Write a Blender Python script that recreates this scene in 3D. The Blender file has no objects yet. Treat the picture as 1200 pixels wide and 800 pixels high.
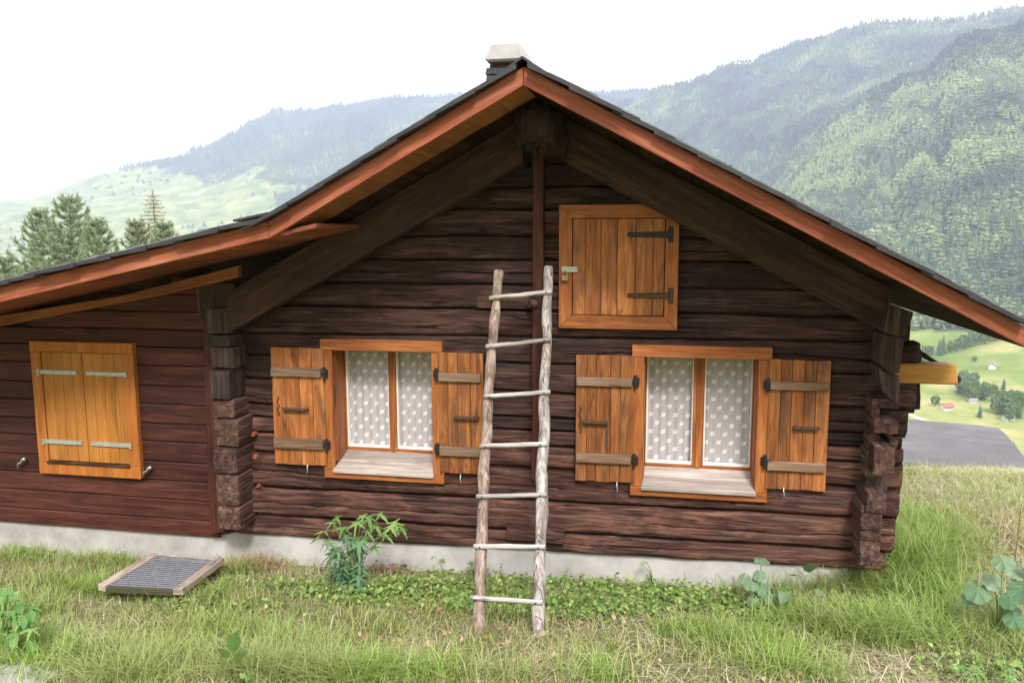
import bpy, bmesh, math, random
import numpy as np
from mathutils import Vector, Matrix, noise, Euler
random.seed(7); RNG = np.random.default_rng(11)
S = bpy.context.scene
COL = S.collection
R = math.radians

# ------------------------------------------------------------------ camera
FPX, DIST = 950.0, 4.8
PITCH, YAW, ROLL = R(-7.6), R(-11.2), R(-.2)
_cy, _sy, _cp, _sp = math.cos(YAW), math.sin(YAW), math.cos(PITCH), math.sin(PITCH)
FW = Vector((_sy*_cp, _cy*_cp, _sp)); _rt = Vector((_cy, -_sy, 0)); _up = _rt.cross(FW)
RT = _rt*math.cos(ROLL)+_up*math.sin(ROLL); UP = -_rt*math.sin(ROLL)+_up*math.cos(ROLL)
CAM = Vector((0, -DIST, 1.9))
cd = bpy.data.cameras.new('camera'); cam = bpy.data.objects.new('camera', cd); COL.objects.link(cam)
cd.sensor_width = 36; cd.lens = FPX/1200*36; cd.clip_start = .05; cd.clip_end = 30000
cam.matrix_world = Matrix(((RT.x, UP.x, -FW.x, CAM.x), (RT.y, UP.y, -FW.y, CAM.y), (RT.z, UP.z, -FW.z, CAM.z), (0, 0, 0, 1)))
S.camera = cam

# ------------------------------------------------------------------ sky, sun, exposure
w = bpy.data.worlds.new('World'); S.world = w; w.use_nodes = True
nt = w.node_tree; nt.nodes.clear()
out = nt.nodes.new('ShaderNodeOutputWorld'); bg = nt.nodes.new('ShaderNodeBackground')
sky = nt.nodes.new('ShaderNodeTexSky'); sky.sky_type = 'NISHITA'; sky.sun_disc = False
SUN_EL, SUN_AZ = R(46), R(162)
sky.sun_elevation = SUN_EL; sky.sun_rotation = SUN_AZ; sky.dust_density = 4; sky.air_density = 1
tc = nt.nodes.new('ShaderNodeTexCoord'); nz = nt.nodes.new('ShaderNodeTexNoise'); nz.inputs['Scale'].default_value = 1.7; nz.inputs['Detail'].default_value = 5
cr = nt.nodes.new('ShaderNodeValToRGB'); cr.color_ramp.elements[0].color = (11.2, 10.5, 10.8, 1); cr.color_ramp.elements[1].color = (13.0, 12.3, 12.5, 1)
cr.color_ramp.elements[0].position = .3; cr.color_ramp.elements[1].position = .62
mx = nt.nodes.new('ShaderNodeMix'); mx.data_type = 'RGBA'; mx.inputs[0].default_value = .9
nt.links.new(tc.outputs['Generated'], nz.inputs['Vector']); nt.links.new(nz.outputs['Fac'], cr.inputs['Fac'])
nt.links.new(sky.outputs[0], mx.inputs[6]); nt.links.new(cr.outputs[0], mx.inputs[7])
nt.links.new(mx.outputs[2], bg.inputs['Color']); bg.inputs['Strength'].default_value = .1
nt.links.new(bg.outputs[0], out.inputs['Surface'])
sl = bpy.data.lights.new('sun', 'SUN'); sun = bpy.data.objects.new('sun', sl); COL.objects.link(sun)
sl.energy = 2.8; sl.angle = R(12); sl.color = (1, .96, .9)
sd = Vector((math.sin(SUN_AZ)*math.cos(SUN_EL), math.cos(SUN_AZ)*math.cos(SUN_EL), math.sin(SUN_EL)))
sun.rotation_euler = (-sd).to_track_quat('-Z', 'Y').to_euler()
S.view_settings.view_transform = 'Standard'; S.view_settings.look = 'None'; S.view_settings.gamma = 1
S.view_settings.use_curve_mapping = False; S.view_settings.exposure = 1.0
S.cycles.use_denoising = True; S.cycles.max_bounces = 7; S.cycles.diffuse_bounces = 4; S.cycles.volume_bounces = 3
S.cycles.transparent_max_bounces = 10; S.cycles.sample_clamp_indirect = 6

# ------------------------------------------------------------------ helpers
def PX(x, y, Y):                                  # a point of the photograph carried onto the upright plane at depth Y
    r = FW+(x-600)/FPX*RT+(400-y)/FPX*UP
    t = (Y-CAM.y)/r.y
    p = CAM+t*r
    return p.x, p.z
def root_inv(parent):
    return Matrix.Translation(-parent.location) if parent.parent is None and parent.type == 'EMPTY' else Matrix.Identity(4)
def link(name, me, mat, parent=None):
    o = bpy.data.objects.new(name, me); COL.objects.link(o)
    if mat and me and not me.materials: me.materials.append(mat)
    if parent:
        o.parent = parent; o.matrix_parent_inverse = root_inv(parent)
    return o
def tag(o, label=None, cat=None, group=None, kind=None):
    if label: o['label'] = label
    if cat: o['category'] = cat
    if group: o['group'] = group
    if kind: o['kind'] = kind
    return o
def empty(name, loc, label=None, cat=None, group=None):
    o = bpy.data.objects.new(name, None); COL.objects.link(o); o.location = loc
    o.empty_display_size = .1
    return tag(o, label, cat, group)
def mesh(name, vs, fs, smooth=False):
    me = bpy.data.meshes.new(name); me.from_pydata([tuple(v) for v in vs], [], fs); me.update()
    if smooth: me.polygons.foreach_set('use_smooth', [True]*len(me.polygons))
    return me
def tri_mesh(name, V, T, smooth=False, attr=None):
    me = bpy.data.meshes.new(name)
    V = np.asarray(V, dtype=np.float32).reshape(-1, 3); T = np.asarray(T, dtype=np.int32).reshape(-1, 3)
    me.vertices.add(len(V)); me.vertices.foreach_set('co', V.ravel())
    me.loops.add(len(T)*3); me.loops.foreach_set('vertex_index', T.ravel())
    me.polygons.add(len(T)); me.polygons.foreach_set('loop_start', np.arange(len(T), dtype=np.int32)*3)
    if smooth: me.polygons.foreach_set('use_smooth', np.ones(len(T), dtype=bool))
    if attr is not None:
        a = me.attributes.new('tint', 'FLOAT', 'POINT'); a.data.foreach_set('value', np.asarray(attr, dtype=np.float32))
    me.update(calc_edges=True); me.validate()
    return me
class MB:
    def __init__(s): s.v = []; s.f = []
    def add(s, vs, fs):
        n = len(s.v); s.v += [tuple(v) for v in vs]; s.f += [tuple(i+n for i in f) for f in fs]; return s
    def prism(s, poly, y0, y1):                    # polygon in (x, z), extruded in y
        n = len(poly)
        a = sum(poly[i][0]*poly[(i+1) % n][1]-poly[(i+1) % n][0]*poly[i][1] for i in range(n))
        if a < 0: poly = poly[::-1]
        vs = [(x, y0, z) for x, z in poly]+[(x, y1, z) for x, z in poly]
        fs = [tuple(range(n)), tuple(range(2*n-1, n-1, -1))]+[(i, i+n, (i+1) % n+n, (i+1) % n) for i in range(n)]
        return s.add(vs, fs)
    def box(s, x0, x1, y0, y1, z0, z1):
        return s.prism([(x0, z0), (x1, z0), (x1, z1), (x0, z1)], y0, y1)
    def tube(s, pts, rad, seg=8, cap=True, wob=0, flat=1.0):
        n = len(pts); P = [Vector(p) for p in pts]; rad = rad if isinstance(rad, (list, tuple)) else [rad]*n
        rings = []; base = len(s.v)
        for i, p in enumerate(P):
            d = (P[min(i+1, n-1)]-P[max(i-1, 0)]).normalized()
            ref = Vector((0, 0, 1)) if abs(d.z) < .9 else Vector((0, 1, 0))
            a = d.cross(ref).normalized(); b = a.cross(d)
            for k in range(seg):
                t = 2*math.pi*k/seg; q = rad[i]*(1+wob*(noise.noise(Vector((p.x*9+math.cos(t), p.y*9+math.sin(t), p.z*9)))))
                s.v.append(tuple(p+a*math.cos(t)*q+b*math.sin(t)*q*flat))
        for i in range(n-1):
            for k in range(seg):
                a0 = base+i*seg+k; a1 = base+i*seg+(k+1) % seg
                s.f.append((a0, a1, a1+seg, a0+seg))
        if cap:
            s.f.append(tuple(base+k for k in range(seg))[::-1]); s.f.append(tuple(base+(n-1)*seg+k for k in range(seg)))
        return s
    def rough(s, x0, x1, y0, y1, z0, z1, cuts=5, amp=.008, fr=14, seed=0, taper=0, stretch=(1, 1, 1)):
        bm = bmesh.new(); bmesh.ops.create_cube(bm, size=1)
        bmesh.ops.subdivide_edges(bm, edges=bm.edges[:], cuts=cuts, use_grid_fill=True)
        c = Vector(((x0+x1)/2, (y0+y1)/2, (z0+z1)/2)); h = Vector((x1-x0, y1-y0, z1-z0))
        r = min(h)*.09
        for v in bm.verts:
            p = Vector((v.co.x*h.x, v.co.y*h.y, v.co.z*h.z))
            inner = Vector([max(-(h[i]/2-r), min(h[i]/2-r, p[i])) for i in range(3)])
            d = p-inner
            if d.length > r: p = inner+d.normalized()*r
            q = (p+c)
            f = Vector((q.x*stretch[0], q.y*stretch[1], q.z*stretch[2]))*fr+Vector((seed*3.1, seed*1.7, 0))
            p += noise.noise_vector(f)*amp+noise.noise_vector(f*2.7)*amp*.5
            v.co = p+c
        bm.verts.index_update()
        s.add([v.co for v in bm.verts], [tuple(v.index for v in f.verts) for f in bm.faces]); bm.free()
        return s
    def build(s, name, mat, parent=None, bevel=0, smooth=False):
        o = link(name, mesh(name, s.v, s.f, smooth), mat, parent)
        if smooth and name in ('side_log', 'corner_log', 'ridge_beam'): o.data.set_sharp_from_angle(angle=R(28))
        if bevel:
            m = o.modifiers.new('edge', 'BEVEL'); m.width = bevel; m.segments = 1; m.limit_method = 'ANGLE'
        return o

# ------------------------------------------------------------------ materials
def newmat(name):
    m = bpy.data.materials.new(name); m.use_nodes = True; nt = m.node_tree; nt.nodes.clear()
    o = nt.nodes.new('ShaderNodeOutputMaterial'); b = nt.nodes.new('ShaderNodeBsdfPrincipled')
    nt.links.new(b.outputs[0], o.inputs['Surface'])
    return m, nt, b, o
def nd(nt, typ, ins=None, **kw):
    n = nt.nodes.new(typ)
    for k, v in kw.items(): setattr(n, k, v)
    for k, v in (ins or {}).items():
        if hasattr(v, 'is_linked') or isinstance(v, bpy.types.NodeSocket): nt.links.new(v, n.inputs[k])
        else: n.inputs[k].default_value = v
    return n
def ramp(nt, fac, stops):
    n = nt.nodes.new('ShaderNodeValToRGB'); e = n.color_ramp.elements
    while len(e) < len(stops): e.new(.5)
    for i, (p, c) in enumerate(stops):
        e[i].position = p; e[i].color = (c[0], c[1], c[2], 1) if isinstance(c, (tuple, list)) else (c, c, c, 1)
    nt.links.new(fac, n.inputs[0]); return n.outputs[0]
def math_(nt, op, a, b=None, c=None):
    n = nt.nodes.new('ShaderNodeMath'); n.operation = op
    for i, v in enumerate((a, b, c)):
        if v is None: continue
        if isinstance(v, (int, float)): n.inputs[i].default_value = v
        else: nt.links.new(v, n.inputs[i])
    return n.outputs[0]
def mixc(nt, fac, a, b, mode='MIX'):
    n = nt.nodes.new('ShaderNodeMix'); n.data_type = 'RGBA'; n.blend_type = mode
    for i, v in ((0, fac), (6, a), (7, b)):
        if isinstance(v, (int, float)): n.inputs[i].default_value = v
        elif isinstance(v, (tuple, list)): n.inputs[i].default_value = (*v[:3], 1)
        else: nt.links.new(v, n.inputs[i])
    return n.outputs[2]
def wood(name, cols, axis='X', tilt=0, fine=150, bump=.5, rough=.75, crack=.5, stain=0, stainc=(.05, .035, .03), knots=0, spec=.3, vary=.25, fgrain=22, dis=.6, bdist=.012, weather=0, weatherc=(.3, .26, .23)):
    """grain runs along axis (tilt = turn about y first); cols = 3 colours dark -> light"""
    m, nt, b, o = newmat(name)
    tc = nd(nt, 'ShaderNodeTexCoord'); oi = nd(nt, 'ShaderNodeObjectInfo')
    off = nd(nt, 'ShaderNodeVectorMath', {0: oi.outputs['Random'], 1: (37., 21., 53.)}, operation='MULTIPLY')
    p0 = nd(nt, 'ShaderNodeVectorRotate', {'Vector': tc.outputs['Object'], 'Angle': tilt}, rotation_type='Y_AXIS')
    add = nd(nt, 'ShaderNodeVectorMath', {0: p0.outputs[0], 1: off.outputs[0]}, operation='ADD')
    P = add.outputs[0]
    def sc(along, across):
        v = {'X': (along, across, across), 'Y': (across, along, across), 'Z': (across, across, along)}[axis]
        return nd(nt, 'ShaderNodeVectorMath', {0: P, 1: v}, operation='MULTIPLY').outputs[0]
    n1 = nd(nt, 'ShaderNodeTexNoise', {'Vector': sc(2.2, fgrain), 'Scale': 1., 'Detail': 6., 'Roughness': .66, 'Distortion': dis}).outputs['Fac']
    n2 = nd(nt, 'ShaderNodeTexNoise', {'Vector': sc(4., fine), 'Scale': 1., 'Detail': 3., 'Roughness': .6}).outputs['Fac']
    n3 = nd(nt, 'ShaderNodeTexNoise', {'Vector': sc(2.3, 5.), 'Scale': 1., 'Detail': 3.}).outputs['Fac']
    g = math_(nt, 'ADD', math_(nt, 'MULTIPLY', n1, .65), math_(nt, 'MULTIPLY', n2, .35))
    c = ramp(nt, g, [(.36, cols[0]), (.5, cols[1]), (.63, cols[2])])
    # cracks: thin ridged lines along the grain
    nc = nd(nt, 'ShaderNodeTexNoise', {'Vector': sc(.9, 15), 'Scale': 1., 'Detail': 2., 'Roughness': .5, 'Distortion': .4}).outputs['Fac']
    rd = math_(nt, 'ABSOLUTE', math_(nt, 'SUBTRACT', nc, .5))
    ck = nd(nt, 'ShaderNodeMapRange', {'Value': rd, 'From Min': .0, 'From Max': .012, 'To Min': 1., 'To Max': 0.}).outputs[0]
    gate = nd(nt, 'ShaderNodeMapRange', {'Value': n3, 'From Min': .5, 'From Max': .56}).outputs[0]
    ck = math_(nt, 'MULTIPLY', math_(nt, 'MULTIPLY', ck, gate), crack)
    c = mixc(nt, ck, c, tuple(x*.25 for x in cols[0]))
    if knots:
        vo = nd(nt, 'ShaderNodeTexVoronoi', {'Vector': sc(knots*.6, knots*1.3), 'Scale': 1.}).outputs['Distance']
        k = nd(nt, 'ShaderNodeMapRange', {'Value': vo, 'From Min': .05, 'From Max': .11, 'To Min': .8, 'To Max': 0.}).outputs[0]
        c = mixc(nt, k, c, tuple(x*.45 for x in cols[0]))
    if stain:
        ns = nd(nt, 'ShaderNodeTexNoise', {'Vector': sc(3.2, 9.), 'Scale': 1., 'Detail': 5., 'Roughness': .65}).outputs['Fac']
        s_ = nd(nt, 'ShaderNodeMapRange', {'Value': ns, 'From Min': .50, 'From Max': .74, 'To Max': stain}).outputs[0]
        c = mixc(nt, s_, c, stainc)
    if weather:
        nw = nd(nt, 'ShaderNodeTexNoise', {'Vector': sc(1.5, 40.), 'Scale': 1., 'Detail': 5., 'Roughness': .7}).outputs['Fac']
        s_ = nd(nt, 'ShaderNodeMapRange', {'Value': nw, 'From Min': .52, 'From Max': .75, 'To Max': weather}).outputs[0]
        c = mixc(nt, s_, c, weatherc)
    var = nd(nt, 'ShaderNodeMapRange', {'Value': oi.outputs['Random'], 'To Min': 1-vary, 'To Max': 1+vary}).outputs[0]
    hs = nd(nt, 'ShaderNodeHueSaturation', {'Color': c, 'Value': var, 'Hue': .5})
    nt.links.new(hs.outputs[0], b.inputs['Base Color'])
    rr = nd(nt, 'ShaderNodeMapRange', {'Value': n1, 'To Min': rough-.15, 'To Max': rough+.12}).outputs[0]
    nt.links.new(rr, b.inputs['Roughness']); b.inputs['Specular IOR Level'].default_value = spec
    hgt = math_(nt, 'SUBTRACT', g, math_(nt, 'MULTIPLY', ck, .6))
    bp_ = nd(nt, 'ShaderNodeBump', {'Height': hgt, 'Strength': bump, 'Distance': bdist})
    nt.links.new(bp_.outputs[0], b.inputs['Normal'])
    return m
def plain(name, col, rough=.6, metal=0, var=.25, scale=12, bump=.2, col2=None, dist=.004, spec=.4):
    m, nt, b, o = newmat(name)
    tc = nd(nt, 'ShaderNodeTexCoord')
    n = nd(nt, 'ShaderNodeTexNoise', {'Vector': tc.outputs['Object'], 'Scale': float(scale), 'Detail': 7., 'Roughness': .65}).outputs['Fac']
    c2 = col2 or tuple(x*(1-var) for x in col)
    nt.links.new(ramp(nt, n, [(.35, c2), (.62, col)]), b.inputs['Base Color'])
    b.inputs['Roughness'].default_value = rough; b.inputs['Metallic'].default_value = metal; b.inputs['Specular IOR Level'].default_value = spec
    bm_ = nd(nt, 'ShaderNodeBump', {'Height': n, 'Strength': bump, 'Distance': dist}); nt.links.new(bm_.outputs[0], b.inputs['Normal'])
    return m
def leafmat(name, stops, island=True, trans=.35, rough=.6, patch=None, attr=None, obj=False):
    m, nt, b, o = newmat(name)
    g = nd(nt, 'ShaderNodeNewGeometry')
    src = g.outputs['Random Per Island'] if island else nd(nt, 'ShaderNodeObjectInfo').outputs['Random']
    if attr: src = nd(nt, 'ShaderNodeAttribute', attribute_name=attr).outputs['Fac']
    c = ramp(nt, src, stops)
    if patch:
        tc = nd(nt, 'ShaderNodeTexCoord')
        n = nd(nt, 'ShaderNodeTexNoise', {'Vector': tc.outputs['Object'], 'Scale': patch[0], 'Detail': 3.}).outputs['Fac']
        f = nd(nt, 'ShaderNodeMapRange', {'Value': n, 'From Min': .42, 'From Max': .62, 'To Max': patch[2]}).outputs[0]
        c = mixc(nt, f, c, patch[1])
    nt.links.new(c, b.inputs['Base Color']); b.inputs['Roughness'].default_value = rough; b.inputs['Specular IOR Level'].default_value = .25
    tr = nd(nt, 'ShaderNodeBsdfTranslucent'); nt.links.new(c, tr.inputs['Color'])
    ms = nd(nt, 'ShaderNodeMixShader', {0: trans}); nt.links.new(b.outputs[0], ms.inputs[1]); nt.links.new(tr.outputs[0], ms.inputs[2])
    nt.links.new(ms.outputs[0], o.inputs['Surface'])
    return m

M = {}
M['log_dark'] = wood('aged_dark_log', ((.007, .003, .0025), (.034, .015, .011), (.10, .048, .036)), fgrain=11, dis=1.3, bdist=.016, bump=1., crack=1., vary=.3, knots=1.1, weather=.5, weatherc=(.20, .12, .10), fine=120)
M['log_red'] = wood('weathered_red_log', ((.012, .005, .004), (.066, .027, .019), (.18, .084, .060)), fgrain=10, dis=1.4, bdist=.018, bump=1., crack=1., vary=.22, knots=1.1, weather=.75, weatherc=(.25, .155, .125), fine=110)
M['log_end'] = wood('weathered_log_end', ((.020, .009, .007), (.075, .037, .027), (.17, .095, .072)), axis='Y', bump=1., crack=.9, fine=70, weather=.5, weatherc=(.28, .18, .145))
M['log_end_dark'] = wood('dark_log_end', ((.018, .011, .009), (.048, .029, .024), (.11, .070, .060)), axis='Z', bump=.9, crack=.9, fine=90, weather=.4, weatherc=(.18, .125, .11))
M['siding'] = wood('red_brown_siding', ((.022, .007, .005), (.064, .018, .013), (.12, .038, .027)), bump=.35, crack=.35, vary=.3, knots=2.2, rough=.6, weather=.25, weatherc=(.22, .10, .075))
M['post'] = wood('red_brown_post', ((.02, .006, .004), (.06, .017, .010), (.11, .034, .020)), axis='Z', bump=.4, crack=.5, rough=.6)
TL, TR_ = math.atan(.54), -math.atan(.54)
for nm, t in (('fascia_l', math.atan(.54)), ('fascia_r', -math.atan(.54)), ('fascia_a', math.atan(.235))):
    M[nm] = wood(nm, ((.19, .050, .024), (.30, .082, .039), (.42, .135, .070)), tilt=t, bump=.3, crack=.3, knots=1.6, rough=.6, vary=.08, weather=.45, weatherc=(.55, .29, .18), fine=90, stain=.35, stainc=(.16, .045, .025))
for nm, t in (('rafter_l', math.atan(.54)), ('rafter_r', -math.atan(.54))):
    M[nm] = wood(nm, ((.018, .009, .006), (.046, .023, .014), (.085, .046, .029)), tilt=t, bump=.4, crack=.5, rough=.8, vary=.1)
for nm, t in (('verge_l', math.atan(.54)), ('verge_a', math.atan(.235))):
    M[nm] = wood(nm, ((.17, .055, .018), (.27, .095, .028), (.36, .14, .05)), tilt=t, bump=.3, crack=.3, knots=1.6, rough=.6, vary=.15)
M['verge_r'] = wood('dark_verge', ((.010, .006, .005), (.022, .013, .010), (.045, .027, .022)), tilt=-math.atan(.54), rough=.8)
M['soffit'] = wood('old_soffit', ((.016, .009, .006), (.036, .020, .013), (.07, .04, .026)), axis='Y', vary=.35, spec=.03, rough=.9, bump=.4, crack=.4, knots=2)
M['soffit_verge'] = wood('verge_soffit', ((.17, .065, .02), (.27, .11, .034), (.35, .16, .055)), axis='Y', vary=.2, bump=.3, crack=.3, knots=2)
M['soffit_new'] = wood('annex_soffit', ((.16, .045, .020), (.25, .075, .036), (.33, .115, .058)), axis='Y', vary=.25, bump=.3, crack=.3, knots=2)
M['frame_h'] = wood('orange_frame_h', ((.16, .045, .012), (.32, .10, .025), (.46, .18, .052)), bump=.35, crack=.5, knots=1.5, stain=.35, stainc=(.22, .09, .04), rough=.55, vary=.1, spec=.35)
M['frame_v'] = wood('orange_frame_v', ((.16, .045, .012), (.32, .10, .025), (.46, .18, .052)), axis='Z', bump=.35, crack=.5, knots=1.5, stain=.35, stainc=(.22, .09, .04), rough=.55, vary=.1, spec=.35)
M['plank'] = wood('shutter_plank', ((.13, .040, .012), (.31, .105, .028), (.47, .19, .058)), axis='Z', bump=.5, crack=.7, knots=2.2, stain=1., weather=.35, weatherc=(.24, .16, .10), fgrain=13, stainc=(.10, .055, .036), rough=.6, vary=.3, dis=1., fine=120)
M['plank_new'] = wood('annex_shutter_plank', ((.28, .105, .022), (.42, .165, .034), (.50, .22, .05)), axis='Z', bump=.25, crack=.15, knots=2.2, rough=.5, vary=.06, fine=120)
M['frame_new'] = wood('annex_frame', ((.27, .085, .018), (.41, .138, .028), (.50, .195, .045)), axis='Z', bump=.25, crack=.2, knots=1.5, rough=.5, vary=.06)
M['batten'] = wood('weathered_batten', ((.11, .058, .032), (.19, .115, .070), (.29, .205, .145)), bump=.6, crack=.6, rough=.75, weather=.5, weatherc=(.36, .28, .21))
M['sill'] = wood('grey_sill', ((.24, .19, .16), (.38, .33, .29), (.52, .47, .42)), bump=.5, crack=.6, rough=.75, stain=.4, stainc=(.28, .23, .2))
M['beam_new'] = wood('yellow_beam', ((.38, .17, .035), (.50, .25, .06), (.58, .33, .1)), bump=.2, crack=.2, knots=2, rough=.55, vary=.02)
M['pole'] = wood('grey_ladder_pole', ((.08, .07, .063), (.26, .235, .215), (.50, .47, .44)), axis='Z', bump=.9, crack=1., rough=.8, stain=.5, stainc=(.22, .13, .09), knots=2.2, fine=90)
M['pole_brown'] = wood('brown_ladder_pole', ((.09, .06, .045), (.30, .22, .175), (.54, .46, .40)), axis='Z', bump=.9, crack=1., rough=.8, stain=.5, stainc=(.22, .12, .08), fine=90)
M['rung'] = wood('grey_rung', ((.18, .16, .145), (.35, .325, .30), (.54, .51, .48)), bump=.6, crack=.8, rough=.8, fine=110)
M['old_board'] = wood('pale_old_board', ((.20, .14, .10), (.35, .28, .22), (.52, .45, .37)), axis='Y', bump=.6, crack=.8, rough=.8)
M['mossy'] = plain('mossy_wood', (.08, .065, .035), .95, 0, .5, 30, .8, col2=(.04, .06, .02))
M['iron'] = plain('black_iron', (.05, .045, .045), .55, .6, .4, 60, .4)
M['rust'] = plain('brown_iron', (.12, .075, .055), .7, .4, .5, 60, .5)
M['galv'] = plain('galvanised', (.55, .58, .56), .4, .8, .3, 40, .2)
M['zinc_hinge'] = plain('pale_zinc', (.50, .55, .50), .5, .5, .3, 50, .2)
M['brass'] = plain('brass', (.45, .36, .22), .4, .7, .3, 40, .2)
M['slate'] = plain('slate', (.045, .046, .05), .6, 0, .4, 9, .5, dist=.006)  # darkened so the verge edges carry the shadow under the overhanging slates
M['slate_lit'] = plain('slate_lit_edge', (.20, .205, .21), .6, 0, .4, 12, .5)  # pale tone paints in the light caught by the upper slate edges
M['concrete'] = plain('lime_plaster', (.52, .50, .48), .9, 0, .28, 3.2, .8, col2=(.33, .31, .29), dist=.01)
M['chimney_cap'] = plain('pale_chimney_cap', (.50, .47, .46), .85, 0, .2, 9, .4)
M['felt'] = plain('grey_roofing_felt', (.16, .157, .155), .85, 0, .3, 2.4, .6, dist=.02)
M['dark'] = plain('dark_room', (.02, .02, .02), .9)
M['grating'] = plain('grating_steel', (.30, .31, .34), .45, .4, .3, 30, .2)
M['stone'] = plain('grey_stone', (.42, .41, .39), .9, 0, .35, 9, .8, dist=.01)
M['hay_litter'] = leafmat('brown_leaf_litter', [(0, (.16, .08, .04)), (.5, (.34, .2, .12)), (1, (.5, .38, .26))], trans=.15)
M['white_paint'] = plain('white_bead', (.80, .78, .74), .5, 0, .08, 20, .1)

def curtain_mat():
    m, nt, b, o = newmat('lace_curtain')
    tc = nd(nt, 'ShaderNodeTexCoord'); sx = nd(nt, 'ShaderNodeSeparateXYZ', {0: tc.outputs['Object']})
    p = .075
    v = math_(nt, 'DIVIDE', sx.outputs['Z'], p*.72)
    row = math_(nt, 'FLOOR', v); fv = math_(nt, 'SUBTRACT', math_(nt, 'FRACT', v), .5)
    half = math_(nt, 'MULTIPLY', math_(nt, 'MODULO', math_(nt, 'ABSOLUTE', row), 2.), .5)
    u = math_(nt, 'ADD', math_(nt, 'DIVIDE', sx.outputs['X'], p), half)
    fu = math_(nt, 'SUBTRACT', math_(nt, 'FRACT', u), .5)
    d = math_(nt, 'SQRT', math_(nt, 'ADD', math_(nt, 'MULTIPLY', fu, fu), math_(nt, 'MULTIPLY', math_(nt, 'MULTIPLY', fv, .72), math_(nt, 'MULTIPLY', fv, .72))))
    ring = math_(nt, 'LESS_THAN', math_(nt, 'ABSOLUTE', math_(nt, 'SUBTRACT', d, .12)), .042)
    diag = math_(nt, 'LESS_THAN', math_(nt, 'ABSOLUTE', math_(nt, 'SUBTRACT', math_(nt, 'MULTIPLY', fv, .72), fu)), .028)
    diag = math_(nt, 'MULTIPLY', diag, math_(nt, 'LESS_THAN', d, .34))
    motif = math_(nt, 'MAXIMUM', ring, math_(nt, 'MULTIPLY', diag, .7))
    wv = nd(nt, 'ShaderNodeTexNoise', {'Vector': tc.outputs['Object'], 'Scale': 380., 'Detail': 1.}).outputs['Fac']
    c = mixc(nt, motif, (.50, .47, .48), (.86, .84, .83)); nt.links.new(c, b.inputs['Base Color']); b.inputs['Roughness'].default_value = .9
    a = math_(nt, 'MAXIMUM', math_(nt, 'ADD', math_(nt, 'MULTIPLY', motif, .12), .88), math_(nt, 'MULTIPLY', wv, 1.3))
    trn = nd(nt, 'ShaderNodeBsdfTransparent'); ms = nd(nt, 'ShaderNodeMixShader', {0: a})
    nt.links.new(trn.outputs[0], ms.inputs[1]); nt.links.new(b.outputs[0], ms.inputs[2]); nt.links.new(ms.outputs[0], o.inputs['Surface'])
    return m
M['curtain'] = curtain_mat()
def glass_mat():
    m, nt, b, o = newmat('window_glass')
    fr = nd(nt, 'ShaderNodeFresnel', {'IOR': 1.6})
    gl = nd(nt, 'ShaderNodeBsdfGlossy', {'Roughness': .02}); tr = nd(nt, 'ShaderNodeBsdfTransparent')
    gm = nd(nt, 'ShaderNodeNewGeometry'); fac = math_(nt, 'MULTIPLY', fr.outputs[0], math_(nt, 'SUBTRACT', 1., gm.outputs['Backfacing']))  # both faces of the sheet count once
    ms = nd(nt, 'ShaderNodeMixShader', {0: fac}); nt.links.new(tr.outputs[0], ms.inputs[1]); nt.links.new(gl.outputs[0], ms.inputs[2])
    nt.links.new(ms.outputs[0], o.inputs['Surface']); nt.nodes.remove(b)
    return m
M['glass'] = glass_mat()

# ------------------------------------------------------------------ ground heights (numpy noise)
_perm = RNG.random((256, 256))
def vnoise(x, y):
    x = np.asarray(x, float); y = np.asarray(y, float)
    xi = np.floor(x).astype(int); yi = np.floor(y).astype(int); xf = x-xi; yf = y-yi
    u = xf*xf*(3-2*xf); v = yf*yf*(3-2*yf)
    a = _perm[xi & 255, yi & 255]; b = _perm[(xi+1) & 255, yi & 255]; c = _perm[xi & 255, (yi+1) & 255]; d = _perm[(xi+1) & 255, (yi+1) & 255]
    return (a*(1-u)+b*u)*(1-v)+(c*(1-u)+d*u)*v-.5
def fbm(x, y, o=4):
    s = 0; a = 1.
    for i in range(o):
        s = s+a*vnoise(x*2**i+17.3*i, y*2**i+9.1*i); a *= .5
    return s
def hill(X, Y):                                    # near slope that carries the chalet, before the valley
    X = np.asarray(X, float); Y = np.asarray(Y, float)
    z = -.235+.032*np.clip(X, -12, 12)+np.where(Y < -.1, .085*np.minimum(-.1-Y, 1.6)+.16*np.maximum(-1.7-Y, 0)*1.0, 0)
    z = np.where(Y < -12, z+.25*(-12-Y)*np.clip(1-(-12-Y)/900, .3, 1), z)
    d = np.maximum(Y-2.5, 0)
    return z-.42*d*np.minimum(1, .3+d*.35)
def lawn_z(X, Y):
    X = np.asarray(X, float); Y = np.asarray(Y, float)
    return hill(X, Y)+.05*fbm(X*1.3+5, Y*1.3+3, 3)*np.clip(np.abs(Y+.0)*2, .35, 1)+.14*np.exp(-((X-2.3)**2/1.1+(Y-.9)**2/1.2))

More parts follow.
